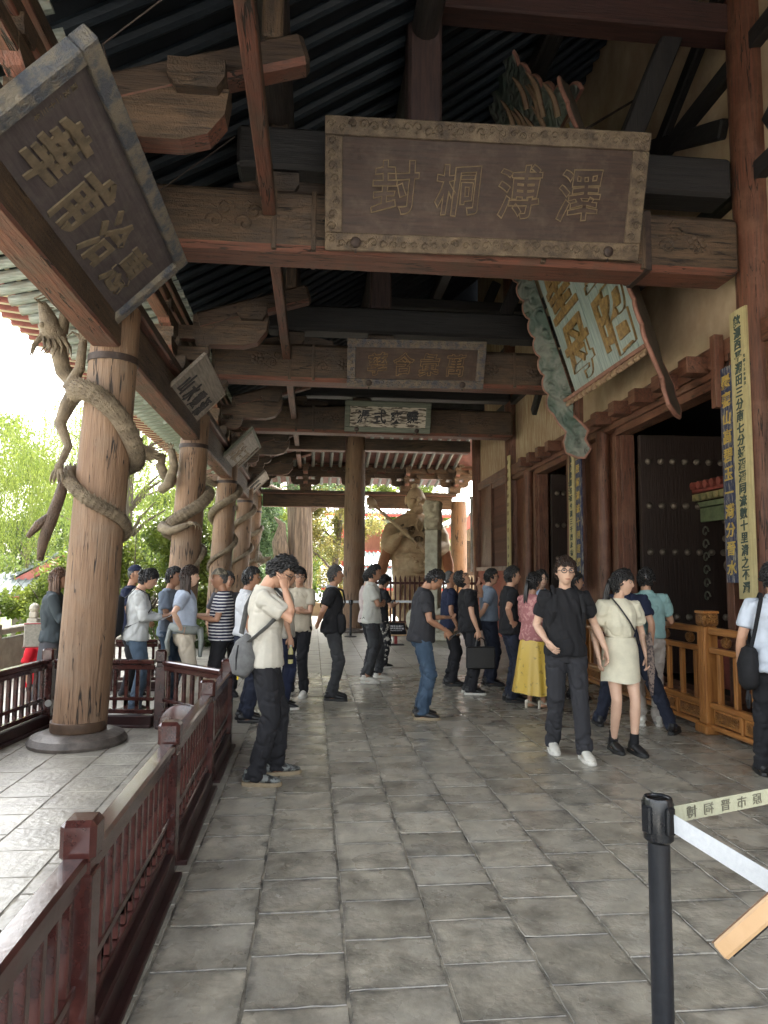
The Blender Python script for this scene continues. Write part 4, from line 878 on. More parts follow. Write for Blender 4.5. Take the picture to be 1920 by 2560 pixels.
P_('off26', -2.38,9.6, 95, 1.70, 'guard in navy cap hidden behind the woman with the paper', arms=('down','front'), top=navy, bottom=blk2, shoe=leath, hair='buzz', cap=navy, skin=skinB)
P_('arm27', -1.75,8.95, 100, 1.68, 'person with a red armband mostly hidden behind the wavy-haired woman', arms=('down2','front'), top=gblue, bottom=jean, shoe=leath, hair='short', skin=skinB)
P_('red28', -3.75,10.2, 100, 1.62, 'visitor in bright red shirt beyond the railing', arms=('down','down'), top=redc, bottom=blk2, shoe=leath, hair='short')
PP['red28'][0].location.z = -.75
# ================= BALUSTRADES =================
def newel(x, y, h, par, mat=None, w=.105):
    m = MB().box((x,y,(h-.17)/2),(w,w,h-.17),None,.006).box((x,y,h-.155),(w*.78,w*.78,.05),None,.004)
    o = m.build('post', mat or lacq, par)
    MB().box((x,y,h-.065),(w*1.12,w*1.12,.135),None,.018).build('post_cap', mat or lacq, par); return o
bal_m = MB().box((0,0,0),(.036,.036,.44),None,.004).mesh('baluster', lacq); bal_s = MB().box((0,0,0),(.036,.036,.09),None,.003).mesh('baluster', lacq)
def rail_run(a, b, par, n, h=.80):
    a, b = Vector((*a, 0)), Vector((*b, 0)); d = (b-a).normalized(); a2, b2 = a+d*.07, b-d*.07
    z = lambda v, k: v+Vector((0,0,k))
    MB().bar(z(a2,h-.13), z(b2,h-.13), .085, .05, .012).build('handrail', lacq, par)
    MB().bar(z(a2,h-.185), z(b2,h-.185), .045, .05, .005).build('upper_rail', lacq, par)
    MB().bar(z(a2,.285), z(b2,.285), .045, .035, .004).build('middle_rail', lacq, par)
    MB().bar(z(a2,.155), z(b2,.155), .05, .045, .005).build('lower_rail', lacq, par)
    MB().bar(z(a2,.06), z(b2,.06), .12, .12, .01).build('ground_beam', lacqd, par)
    MB().bar(z(a2,.012), z(b2,.012), .20, .03, .006).build('base_plank', lacqd, par)
    ang = math.atan2(d.y, d.x)
    for i in range(n):
        q = a2.lerp(b2, (i+.5)/n); link('baluster', bal_m, par, (q.x, q.y, .435), ang); 
        link('baluster', bal_s, par, (q.x, q.y, .225), ang)
B1 = empty('balustrade', (0,0,0), label='glossy maroon balustrade fencing off the big dragon column, run along the walkway', cat='railing', group='maroon wooden balustrades')
pts = [(-.74,-.55),(-.745,1.0),(-.752,2.52),(-.766,4.06),(-.785,5.6),(-.79,6.9),(-1.58,7.75)]
for q in pts[1:]: newel(*q, .80, B1)
for q, r in zip(pts, pts[1:]): rail_run(q, r, B1, 12 if q != pts[-2] else 7)
B2 = empty('balustrade', (0,0,0), label='glossy maroon balustrade behind the big dragon column', cat='railing', group='maroon wooden balustrades')
pts = [(-1.58,7.75),(-2.78,7.9)]; newel(-2.78, 7.9, .80, B2); rail_run(*pts, B2, 9)
MB().lathe([(.035,0),(.035,.012),(.0,.02)], (0,0,0), 18).build('reflector', M('white_plastic',(.6,.6,.58),sc=5,rough=.4), B2, loc=(-2.74,7.825,.24), rot=(math.pi/2,0,0))
B3 = empty('balustrade', (0,0,0), label='glossy maroon balustrade at the open edge of the porch, left of the dragon column', cat='railing', group='maroon wooden balustrades')
pts = [(-2.78,7.9),(-2.98,6.1),(-3.2,4.2),(-3.3,2.4)]
for q in pts[1:]: newel(*q, .80, B3)
for q, r in zip(pts, pts[1:]): rail_run(q, r, B3, 13)
B4 = empty('balustrade', (0,0,0), label='small maroon balustrade standing behind the woman reading a paper', cat='railing', group='maroon wooden balustrades')
for q in ((-2.05,10.1),(-2.75,10.1),(-3.6,10.1)): newel(*q, .80, B4)
rail_run((-2.05,10.1),(-2.75,10.1),B4,5); rail_run((-2.75,10.1),(-3.6,10.1),B4,6)
for yy in (5.3, 2.1):
    MB().lathe([(.14,-.02),(.15,-.015),(.15,.015),(.14,.02)], (0,0,0), 26).build('drum_foot', lacq, B1, loc=(-.93, yy, .15 if yy<0 else .52), rot=(0,math.pi/2,math.pi/2), smooth=True)
# golden railing before the doors
goldw = wood('golden_varnish', (.42,.19,.055), (.27,.105,.03), 'z', rough=.3, bump=.15, coat=.3); goldy = wood('golden_varnish', (.42,.19,.055), (.27,.105,.03), 'y', rough=.3, bump=.15, coat=.3)
goldc = M('carved_gold_wood', (.42,.20,.06), (.20,.075,.02), sc=16, rough=.35, bump=.3, carve=.8, carve_sc=28)
G = empty('golden_railing', (0,0,0), label='golden varnished carved railing in front of the hall doors', cat='railing')
gx = 4.16; gp = [3.85, 7.1, 10.45]
gb = MB().box((0,0,0),(.045,.06,.50),None,.006).mesh('baluster', goldw)
for y in gp:
    o = MB().box((gx,y,.60),(.15,.15,1.0),None,.01).build('post', goldw, G)
    for k in range(4): MB().box((gx-.078,y-.05+.033*k,.62),(.008,.014,.86),None,.002).build('flute', goldw, o)
    MB().box((gx,y,.05),(.22,.22,.10),None,.015).build('post_foot', goldw, G)
    MB().box((gx,y,1.10),(.12,.12,.03)).box((gx,y,1.175),(.175,.175,.13),None,.02).build('post_cap', goldc, G)
    MB().box((gx,y,1.25),(.18,.18,.03),None,.008).build('post_top', goldw, G)
medal = MB().ell((0,0,0),(.035,.085,.06),14,8).mesh('medallion', goldc, True)
for a, b in zip(gp, gp[1:]):
    a += .08; b -= .08; m_ = (a+b)/2; L = b-a
    for z, w, h in ((1.06,.09,.07),(.86,.08,.06),(.30,.09,.06),(.08,.10,.05)):
        MB().box((gx,m_,z),(w,L,h),None,.012).build('rail', goldy, G)
    n = 11
    for i in range(n): link('baluster', gb, G, (gx, a+L*(i+.5)/n, .58))
    for i in range(6): link('medallion', medal, G, (gx, a+L*(i+.5)/6, .96))
    for i in range(6):
        o = MB().box((gx,a+L*(i+.5)/6,.19),(.03,L/6-.05,.15),None,.004).build('panel', goldw, G)
        MB().box((gx-.018,a+L*(i+.5)/6,.19),(.016,L/6-.12,.10),None,.006).build('carved_inlay', goldc, o)
        MB().box((gx,a+L*i/6,.19),(.06,.035,.17),None,.004).build('stile', goldw, G)
# ================= STANCHIONS AND BELTS =================
blkp = M('black_powder_coat', (.012,.014,.018), (.009,.010,.013), sc=60, rough=.42, bump=.1); blkg = M('black_plastic', (.012,.013,.015), sc=30, rough=.25, bump=.05)
beltg = M('pale_green_belt', (.42,.42,.30), (.37,.37,.26), sc=60, rough=.7, bump=.2); beltw = M('white_belt', (.62,.64,.66), (.55,.57,.60), sc=50, rough=.35, bump=.15)
def stanchion(x, y, label, h=.95):
    g = empty('stanchion', (x,y,0), label=label, cat='barrier post', group='black belt barrier posts')
    MB().lathe([(.16,0),(.16,.012),(.15,.022),(.05,.03)], (0,0,0), 32).build('base', blkp, g, smooth=True, sharp=30)
    MB().lathe([(.033,.02),(.033,h-.13)], (0,0,0), 32).build('pole', blkp, g, smooth=True, sharp=50)
    MB().lathe([(.035,h-.135),(.045,h-.125),(.045,h-.008),(.041,h),(.037,h-.002),(.035,h-.006)], (0,0,0), 32).build('head', blkg, g, smooth=True, sharp=40)
    for k in range(4):
        t = k*math.pi/2+.35
        MB().box((0,0,0),(.014,.034,.082),None,.004).build('belt_clip', blkg, g, loc=(.048*math.cos(t),.048*math.sin(t),h-.062), rz=t)
    return g
stanchion(1.085, 2.16, 'black belt barrier post nearest the camera with two belts clipped on', .935)
stanchion(1.0, 18.3, 'small distant black barrier post by the round central column')
stanchion(2.15, 18.6, 'distant barrier post in front of the guardian statue')
def belt(pts, w, m, name, label, t=.0016):
    n = len(pts); vs = []; fs = []
    for q in pts:
        for s_ in (-1, 1):
            vs.append((q[0], q[1], q[2]+s_*w/2))
    fs = [(2*i,2*i+2,2*i+3,2*i+1) for i in range(n-1)]
    d = Vector(pts[-1])-Vector(pts[0]); nn = Vector((-d.y, d.x, 0)).normalized()*t
    vs2 = [Vector(v)+nn for v in vs]; k = len(vs)
    fs += [tuple(i+k for i in f[::-1]) for f in fs]+[(2*i,2*i+k,2*i+2+k,2*i+2) for i in range(n-1)]+[(2*i+1,2*i+3,2*i+3+k,2*i+1+k) for i in range(n-1)]
    return MB().add([tuple(v) for v in vs]+[tuple(v) for v in vs2], fs).build(name, m, None, smooth=True, sharp=30, label=label, cat='belt')
A_, B_ = Vector((1.135,2.185,.868)), Vector((3.9,3.36,.885))
bo = belt([A_.lerp(B_, t)-Vector((0,0,.03*math.sin(math.pi*t))) for t in np.linspace(0,1,16)], .052, beltg, 'barrier_belt', 'pale green barrier belt printed with mirrored museum lettering')
inkb = M('belt_ink', (.16,.15,.11), sc=30, rough=.8); d = (B_-A_).normalized()
for k, ch in enumerate('太原市晋祠博物馆宫'):
    i = (6-k) if k < 8 else 9.6
    if k < 8: u = .46-.074*k if .46-.074*k > .02 else None
    else: u = .66
    if u is None: continue
    t = u/ (B_-A_).length*1.15; q = A_+(B_-A_)*t; q.z -= .03*math.sin(math.pi*t)
    m = Matrix(((-d.x, 0, d.y, q.x+d.y*.0025),(-d.y, 0, -d.x, q.y-d.x*.0025),(0,1,0,q.z),(0,0,0,1)))
    mb = MB(); add_text(mb, ch, .040, m, .0006, 0, (1.35,1)); mb.build('printed_character', inkb, bo)
belt([Vector((1.105,2.10,.872)).lerp(Vector((1.19,1.02,.866)), t)+Vector((.02*math.sin(t*3),0,-.012*math.sin(t*3))) for t in np.linspace(0,1,14)], .055, beltw, 'barrier_belt', 'white glossy barrier belt running towards the camera from the near post')
belt([Vector((1.06,18.3,.90)).lerp(Vector((2.1,18.6,.90)), t) for t in (0,.5,1)], .06, beltw, 'barrier_belt', 'thin white barrier belt stretched in front of the guardian statue')
belt([Vector((2.2,18.6,.90)).lerp(Vector((4.3,18.4,.90)), t) for t in (0,.5,1)], .06, beltw, 'barrier_belt', 'white barrier belt behind the stone post on the right of the statue')
belt([Vector((.94,18.3,.90)).lerp(Vector((.55,18.5,.90)), t) for t in (0,.5,1)], .06, beltw, 'barrier_belt', 'short white barrier belt left of the round central column')
# notices
rosew = M('red_sign_post', (.26,.03,.03), sc=9, rough=.4); tanw = M('tan_sign_edge', (.50,.33,.19), (.44,.28,.15), sc=9, rough=.45)
def notice(x, y, z, rz, tilt, w, h, label, txt=None):
    g = empty('notice_stand', (x,y,0), rz, label=label, cat='sign')
    MB().box((0,0,(z-.03)/2),(.07,.05,z-.03),None,.006).build('post', rosew, g); MB().box((0,0,.015),(.36,.2,.03),None,.006).build('base', blkp, g)
    R_ = Matrix.Translation((0,0,z)) @ Matrix.Rotation(tilt, 4, 'X')
    MB().box((0,0,0),(w,h,.035),None,.006).build('sign_board', tanw, g).matrix_local = R_
    MB().box((0,0,.0195),(w-.03,h-.03,.004),None,.001).build('sign_face', blackm, g).matrix_local = R_
    if txt:
        for k, (t, s_) in enumerate(txt):
            mb = MB(); add_text(mb, t, s_, Matrix.Identity(4), .001, .0006); o = mb.build('lettering', M('white_lettering',(.7,.7,.7),sc=5), g); o.matrix_local = R_ @ Matrix.Translation((0,.075-.075*k,.024))
    return g
notice(1.93, 16.2, .36, 0, rad(38), .48, .42, 'small tilted black notice on a red post reading protect relics', [('爱惜文化遗产',.062),('保护文物古迹',.062),('Please protect cultural relics',.024)])
NB = empty('notice_stand', (0,0,0), label='notice board with pale wooden edge seen from behind at the picture corner', cat='sign')
e_ = Vector((.79,.61,0)); nh = Vector((-.61,.79,0)); up_ = (-nh*.64+Vector((0,0,.77))).normalized(); N_ = e_.cross(up_); W0 = .62; H0 = .26
tm_ = Vector((.925,1.575,.775))+e_*W0/2+up_*H0/2; Rm = Matrix(((e_.x,up_.x,N_.x,tm_.x),(e_.y,up_.y,N_.y,tm_.y),(e_.z,up_.z,N_.z,tm_.z),(0,0,0,1)))
MB().box((0,0,0),(W0,H0,.040),None,.006).build('sign_board', tanw, NB).matrix_local = Rm
MB().box((0,0,.0215),(W0-.03,H0-.03,.004),None,.001).build('sign_face', blackm, NB).matrix_local = Rm
MB().box((0,-.02,-.0215),(W0-.03,H0-.03,.004),None,.001).build('sign_back', wood('sign_back_wood',(.20,.12,.075),(.14,.085,.055),'x'), NB).matrix_local = Rm
MB().box((1.30,1.86,.33),(.07,.06,.62),None,.006).build('post', rosew, NB); MB().box((1.30,1.86,.015),(.3,.2,.03),None,.006).build('base', blkp, NB)
# ================= PLAQUES =================
def frame_mat(o, ex, up):
    ex = Vector(ex).normalized(); up = Vector(up); up = (up-ex*up.dot(ex)).normalized(); n = ex.cross(up)
    return Matrix((( ex.x, up.x, n.x, o[0]),( ex.y, up.y, n.y, o[1]),( ex.z, up.z, n.z, o[2]),(0,0,0,1)))
brd = wood('plaque_board', (.058,.032,.022), (.030,.018,.013), 'x', bump=.35, blotch=(.16,.12,.09), bl_amt=.30, bl_sc=4)
frm = M('carved_plaque_frame', (.17,.125,.08), (.06,.042,.03), sc=9, rough=.55, bump=.4, carve=.3, carve_sc=34)
frb = M('blue_tinged_frame', (.21,.185,.145), (.085,.095,.115), sc=7, st=(1,1,1), rough=.6, bump=.4, carve=.3, carve_sc=26, ramp=(.42,.58))
wbd = wood('weathered_board', (.36,.32,.27), (.20,.175,.15), 'x', bump=.5)
wbd2 = M('flaking_board', (.50,.44,.36), (.08,.065,.05), sc=9, st=(.5,2.4,1), rough=.75, bump=.6, ramp=(.44,.52)); pgreen = wood('green_grey_frame', (.16,.17,.13), (.09,.10,.08), 'x')
def plaque(M4, W_, H_, fw_, txt, label, bm_, fm_, cm, size, depth=.012, off=.006, outline=None, sub=None, studs=None, yoff=0, pitch=None, th=.07, stretch=(1,1.1), carve_=False):
    g = empty('plaque', label=label, cat='plaque'); g.matrix_world = M4
    MB().box((0,H_/2,-.01),(W_-fw_*1.2,H_-fw_*1.2,.035)).build('board', bm_, g)
    for nm, c, dd in (('frame_rail',(0,fw_/2,0),(W_,fw_,th)),('frame_rail',(0,H_-fw_/2,0),(W_,fw_,th)),('frame_stile',(-W_/2+fw_/2,H_/2,0),(fw_,H_-2*fw_-.004,th)),('frame_stile',(W_/2-fw_/2,H_/2,0),(fw_,H_-2*fw_-.004,th))):
        MB().box(c, dd, None, .008).build(nm, fm_, g)
    if carve_:
        mb = MB(); rnd = random.Random(int(W_*100)); zz = th/2+.002
        def sp(cx_, cy_, s_, r0):
            t = np.linspace(0, 6.5, 13); mb.tube([(cx_+s_*(r0-r0*.11*u)*math.cos(u), cy_+(r0-r0*.11*u)*math.sin(u), zz) for u in t], [r0*.20]*11+[r0*.15,r0*.08], 4)
        q = fw_*.50; nx = int(W_/(fw_*.62)); ny = int((H_-2*fw_)/(fw_*.62))
        for i in range(nx):
            for yy in (q, H_-q): sp(-W_/2+(i+.5)*W_/nx, yy+rnd.uniform(-.15,.15)*fw_, 1 if i%2 else -1, fw_*.27*rnd.uniform(.8,1.1)); mb.ell((-W_/2+(i+rnd.random())*W_/nx, yy+rnd.uniform(-.3,.3)*fw_, zz),(fw_*.11,fw_*.07,.012),6,4)
        for i in range(ny):
            for xx in (-W_/2+q, W_/2-q): sp(xx+rnd.uniform(-.15,.15)*fw_, fw_+(i+.5)*(H_-2*fw_)/ny, 1 if i%2 else -1, fw_*.27*rnd.uniform(.8,1.1)); mb.ell((xx+rnd.uniform(-.3,.3)*fw_, fw_+(i+rnd.random())*(H_-2*fw_)/ny, zz),(fw_*.07,fw_*.11,.012),6,4)
        mb.build('scroll_relief', fm_, g, smooth=True, kind='stuff')
    n = len(txt); pit = pitch or (W_-2*fw_)*.86/n
    for k, ch in enumerate(txt):
        mb = MB(); m = Matrix.Translation(((k-(n-1)/2)*pit, H_/2+yoff, .009))
        if outline is not None:
            add_text(mb, ch, size, m, .012, .006, stretch, 0); add_text(mb, ch, size, m @ Matrix.Translation((0,0,.013)), .0, .008, stretch, 1, .0045*size/.4)
            mb.build('character', [cm, outline], g)
        else: add_text(mb, ch, size, m, depth, off, stretch); mb.build('character', cm, g)
    if sub:
        for (t, x, y, s_) in sub:
            for k, ch in enumerate(t):
                mb = MB(); add_text(mb, ch, s_, Matrix.Translation((x, y-k*s_*1.15, .010)), .003, 0); mb.build('small_character', cm, g)
    for (x, y) in studs or ():
        MB().ell((x, y, th/2),(.055,.055,.03),14,6).build('boss', iron, g, smooth=True)
        MB().bar((x, y, th/2-.03),(x, y-.10, th/2),.02,.02).build('hook', iron, g)
    return g
plaque(frame_mat((1.70,6.80,4.89),(1,0,.02),(0,-.40,1.13)), 3.27, 1.22, .17, '封桐溥澤', 'huge dark horizontal plaque with four outlined characters in a carved brown frame', brd, frm, brd, .46, outline=M('thin_gilt_line',(.24,.175,.10),(.15,.11,.065),sc=9), off=.006, sub=[('光緒三年',-1.38,.95,.05),('敬獻',-1.30,.92,.05)], studs=((-1.33,.08),(1.30,.08)), carve_=True)
plaque(frame_mat((1.68,11.55,4.78),(1,0,.015),(0,-.36,.72)), 2.33, .80, .14, '䔺含彙萬' if False else '孳含彙萬', 'middle dark plaque with gold-outlined characters in a bluish carved frame', brd, M('blue_carved_frame',(.18,.135,.09),(.05,.055,.075),sc=14,rough=.55,bump=.4,carve=.3,carve_sc=34), brd, .34, outline=gold, off=.004, sub=[('同治十年',-.97,.56,.035),('敬立',.97,.58,.04)], studs=((-.8,.07),(.8,.07)), carve_=True)
plaque(frame_mat((1.67,15.95,4.90),(1,0,.0),(0,-.22,.68)), 2.0, .71, .12, '憑式爽靈', 'smallest plaque, flaking pale board with black characters in a green-grey frame', wbd2, pgreen, blackm, .30, off=.006, studs=((-.72,.06),(.68,.06)), depth=.015)
def side_plaque(y0, y1, H_, label, txt, bm_, fm_, cm, size, fw_, depth=.012, extra=None, off=.006, zb=3.88, xb=-2.07, th=.07):
    W_ = y1-y0; g = plaque(frame_mat((xb,(y0+y1)/2,zb),(0,1,0),(.70,0,.714)), W_, H_, fw_, txt, label, bm_, fm_, cm, size, depth, off, th=th, sub=extra)
    for s_ in (-1, 1):
        a = frame_mat((xb,(y0+y1)/2,zb),(0,1,0),(.70,0,.714)) @ Vector((s_*W_*.3, H_, -.02))
        mb = MB().tube([a, a+Vector((-.1,0,.35)), Vector((-.75, a.y-.2, 5.45))], .006, 5); 
        im = g.matrix_world.inverted(); mb.v = [tuple(im @ Vector(v)) for v in mb.v]; mb.build('hanging_wire', iron, g)
    return g
lbrd = wood('grey_brown_board', (.105,.088,.090), (.07,.058,.062), 'x', bump=.25, blotch=(.30,.27,.22), bl_amt=.12, bl_sc=7)
side_plaque(3.84, 6.74, 1.10, 'large tilted grey-brown plaque with gilt characters above the big dragon column', '華甫洽惠', lbrd, frb, M('worn_gilt',(.21,.165,.11),(.125,.10,.07),sc=9,rough=.6,bump=.5), .46, .12, extra=[('道光二十三年',-1.2,.86,.05)], off=.011, th=.12)
side_plaque(9.2, 11.3, .88, 'pale weathered plaque with dark brush characters over the second dragon column', '山水靈源', wbd, wbd, ink, .34, .03, th=.05, off=.006)
g6 = side_plaque(14.65, 16.9, 1.10, 'weathered plaque with carved end bands over the third dragon column', '惠流三晉', wbd, pgreen, golddim, .42, .05, th=.06)
for s_ in (-1, 1): MB().box((s_*.98,.55,.012),(.18,.96,.04),None,.01).build('carved_band', frm, g6)
side_plaque(20.1, 21.7, .95, 'smallest narrow pale plaque beyond the third dragon column', '德惠', wbd, wbd, ink, .34, .05)
# great vertical plaque of the hall, seen steeply from the side
VM = frame_mat((4.20,9.47,4.56),(0,-1,0),(-.31,0,.95))
V = empty('vertical_plaque', label='great vertical plaque with gilt characters between green scalloped wings over the main door', cat='plaque'); V.matrix_world = VM
vb = wood('pale_blue_board', (.36,.42,.40), (.24,.29,.28), 'y', bump=.5, blotch=(.22,.22,.20), bl_amt=.4)
for k in range(9): MB().box((-1.12+.28*k,1.55,.0+.004*(k%2)),(.272,3.1,.05),None,.006).build('plank', vb, V)
gwing = M('green_scroll_paint', (.065,.095,.078), (.17,.18,.155), sc=3.2, st=(1,.8,1), rough=.6, bump=.5, carve=.7, carve_sc=6, ramp=(.42,.6)); rim_m = M('salmon_rim', (.29,.14,.10), (.19,.095,.07), sc=9, rough=.7)
backw = M('bare_brown_back', (.085,.065,.045), (.05,.038,.028), sc=4, st=(1,1,1), rough=.75, bump=.3)
def scallop(p0, p1, n, amp, w0):
    p0, p1 = Vector(p0), Vector(p1); d = p1-p0; nrm = Vector((-d.y, d.x)).normalized(); out_ = []
    for i in range(n*5+1):
        t = i/(n*5); out_.append(p0+d*t+nrm*(amp*abs(math.sin(math.pi*t*n))**.7+w0*math.sin(math.pi*t)))
    return out_
def wing(sd):   # board hinged on the side of the panel, flaring out and forward
    hx = sd*1.38; outer = scallop((.42,-.15),(.34,3.4),11,-.07,.10)
    tail = [Vector(q) for q in ((0,-.05),(.10,-.32),(.02,-.46),(-.05,-.62),(.04,-.74),(.0,-.92),(.14,-1.02),(.26,-.98),(.42,-.84),(.40,-.66),(.30,-.52),(.38,-.34))]
    poly = [Vector((0,3.4))]+tail+outer
    g_ = frame_mat((hx,0,.02),(sd*.72,0,.69),(0,1,0)); 
    mb = MB(); n = len(poly); f_, b_ = (.022, -.022)
    vs = [g_ @ Vector((q.x,q.y,f_)) for q in poly]+[g_ @ Vector((q.x,q.y,b_)) for q in poly]
    mb.add(vs, [tuple(range(n))], 0).add(vs, [tuple(range(2*n-1,n-1,-1))], 1).add(vs, [(i,i+n,(i+1)%n+n,(i+1)%n) for i in range(n)], 2)
    mb.build('side_wing', [backw if sd < 0 else gwing, gwing if sd < 0 else backw, rim_m], V)
    rim = MB().tube([g_ @ Vector((q.x,q.y,0)) for q in tail[1:]+outer], .028, 6); rim.build('wing_rim', rim_m, V, smooth=True)
wing(-1); wing(1)
lip = [(-1.40+2.8*i/40, -.05-.06*abs(math.sin(i*.785))) for i in range(41)]
MB().prism([(-1.40,.1)]+[(x,z) for x, z in lip]+[(1.40,.1)], .05, Matrix.Translation((0,.02,.12)) @ Matrix.Rotation(rad(40),4,'X') @ Matrix(((1,0,0,0),(0,0,1,0),(0,1,0,0),(0,0,0,1))) @ Matrix.Rotation(math.pi/2,4,'X') if False else Matrix.Translation((0,-.04,.10))).build('bottom_board', rim_m, V)
for i in range(16): MB().box((-1.3+.173*i,-.10,.16),(.13,.12,.06),Matrix.Rotation(rad(-35),3,'X'),.02).build('scroll', M('tan_scroll',(.36,.25,.15),(.25,.15,.10),sc=9), V)
hd = scallop((-1.6,3.1),(-.5,4.55),6,.09,-.22)+[Vector(q) for q in ((-.42,4.7),(-.62,4.95),(-.5,5.25),(-.2,5.35),(0,5.2),(.2,5.35),(.5,5.25),(.62,4.95),(.42,4.7))]+scallop((.5,4.55),(1.6,3.1),6,.09,-.22)
hm = frame_mat((0,3.20,.0),(1.0,0,0),(0,1.0,.12)); n = len(hd)
vs = [hm @ Vector((q.x,q.y-3.1,z)) for z in (.03,-.03) for q in hd]
MB().add(vs, [tuple(range(n))], 0).add(vs, [tuple(range(2*n-1,n-1,-1))], 1).add(vs, [(i,i+n,(i+1)%n+n,(i+1)%n) for i in range(n)], 2).build('head_board', [gwing, backw, rim_m], V)
MB().tube([hm @ Vector((q.x,q.y-3.1,0)) for q in hd], .03, 6).build('head_rim', rim_m, V, smooth=True)
sc_ = MB()
for i in range(16):
    x = random.uniform(-1.0,1.0); y = random.uniform(.1,.9)*(1-abs(x)/1.5); 
    sc_.tube([hm @ Vector((x+.10*math.sin(u*3)*(1-u*.4), y+.5*u, .05)) for u in np.linspace(0,1,8)], [.05,.05,.045,.04,.035,.03,.02,.01], 6)
sc_.build('scroll_relief', M('tan_scroll',(.36,.25,.15),(.25,.15,.10),sc=9), V, smooth=True, kind='stuff')
for c, x in (('顯靈昭', .62), ('濟聖母', -.62)):
    for k, ch in enumerate(c):
        mb = MB(); add_text(mb, ch, .98, Matrix.Translation((x, 2.62-1.03*k, .035)), .022, .024); mb.build('character', gold, V)
for s_ in (-.9,.9):
    a = VM @ Vector((s_,3.0,-.03)); b = Vector((4.6, a.y, 8.3)); im = VM.inverted()
    MB().tube([im @ a, im @ b], .016, 6).build('hanging_chain', iron, V)
# ================= COUPLET BOARDS =================
yb = wood('yellowed_board', (.52,.45,.24), (.40,.33,.16), 'z', bump=.35, blotch=(.24,.2,.12), bl_amt=.3, bl_sc=9); ybd = M('dark_green_ink', (.055,.085,.07), (.035,.05,.045), sc=15, rough=.7)
bb = M('blue_flaking_board', (.028,.036,.085), (.30,.28,.24), sc=9, st=(9,9,.9), rough=.65, bump=.4, ramp=(.40,.47)); gl = M('bright_gilt', (.56,.40,.10), (.36,.24,.06), sc=20, rough=.4, bump=.2)
def couplet(x, y, z0, z1, w, txt, label, bm_, cm, size, small=None, tilt=.0, rzz=0, curve=.02):
    g = empty('couplet_board', (x, y, z0), label=label, cat='couplet board', group='vertical couplet boards on the hall columns'); g.rotation_euler = (0, tilt, rzz)
    L = z1-z0; n = 9; vs = []
    for zz in (0, L):
        for s_ in (0, 1):
            for i in range(n):
                t = (i/(n-1)-.5); vs.append((-.03*math.cos(t*1.6)+s_*.025+.02, t*w, zz))
    fs = [(i,i+1,2*n+i+1,2*n+i) for i in range(n-1)]+[(n+i+1,n+i,3*n+i,3*n+i+1) for i in range(n-1)]+[(i+1,i,n+i,n+i+1) for i in range(n-1)]+[(2*n+i,2*n+i+1,3*n+i+1,3*n+i) for i in range(n-1)]+[(0,2*n,3*n,n),(n-1,2*n-1,4*n-1,3*n-1)]
    MB().add(vs, fs).build('board', bm_, g)
    m0 = Matrix(((0,0,-1,0),(-1,0,0,0),(0,1,0,0),(0,0,0,1)))
    k = len(txt); pit = (L-.12)/k
    for i, ch in enumerate(txt):
        mb = MB(); add_text(mb, ch, size, Matrix.Translation((-.0125,0,L-.06-pit*(i+.5))) @ m0, .003, .003); mb.build('character', cm, g)
    if small:
        t, yy, zs, s_ = small
        for i, ch in enumerate(t): mb = MB(); add_text(mb, ch, s_, Matrix.Translation((-.008,yy,zs-i*s_*1.25)) @ m0, .002, 0); mb.build('small_character', cm, g)
    MB().tube([(.0,-.03,L-.02),(.04,0,L+.16),(.10,.03,L+.2)], .006, 5).build('hook_wire', iron, g)
    return g
couplet(4.565, 7.00, 1.39, 4.53, .29, '飲源西平溯田三分南七分好潛潛同流數十里清之不濁', 'tall yellowed couplet board nearest the camera on the hall column', yb, ybd, .125, ('光緒十五年歲次',-.10,2.6,.04), tilt=-.0)
couplet(4.60, 7.30, 1.56, 3.98, .25, '懸甕山高碧玉一灣分晉水', 'blue flaking couplet board with gilt characters beside the nearest yellowed one', bb, gl, .17)
couplet(4.715, 12.40, 1.34, 4.60, .30, '昌興山一日為峰松墓名蹟今潤三千濟永德有年大沛', 'yellowed couplet board on the second hall column', yb, ybd, .12, ('道光廿四年仲秋',.10,2.0,.04))
couplet(4.70, 12.02, 1.45, 3.95, .26, '玉殿俯清流十頃蓮廣播', 'blue couplet board with gilt characters beside the round red post', bb, gl, .16)
couplet(4.82, 16.95, 1.30, 4.60, .30, '勝地溯唐封桐葉圭傳三晉遠祥雲瑞', 'plain yellowed couplet board on the third hall column with a carved top', yb, golddim, .10)
# ================= DRAGONS =================
def cx(z): return CX0+.047*z
def coil(y0, pz, rad_col=.30):
    pts = []
    pz = [Vector((a, z, r, o)) for a, z, r, o in [(q[0],q[1],q[2],q[3]) if len(q) > 3 else (*q,0) for q in pz]] if False else pz
    out_ = []; 
    for (q0, q1) in zip(pz, pz[1:]):
        steps = max(2, int(abs(q1[0]-q0[0])/11)+1)
        for s_ in range(steps):
            t = s_/steps; a = q0[0]+(q1[0]-q0[0])*t; z = q0[1]+(q1[1]-q0[1])*t; r = q0[2]+(q1[2]-q0[2])*t; o_ = q0[3]+(q1[3]-q0[3])*t
            out_.append((a, z, r, o_))
    out_.append(pz[-1]); 
    arr = np.array(out_, float)
    for _ in range(2): arr[1:-1] = (arr[:-2]+2*arr[1:-1]+arr[2:])/4
    P3 = [(cx(z)+(rad_col+r*.75+o_)*math.cos(rad(a)), y0+(rad_col+r*.75+o_)*math.sin(rad(a)), z) for a, z, r, o_ in arr]
    return P3, [float(q) for q in arr[:,2]]
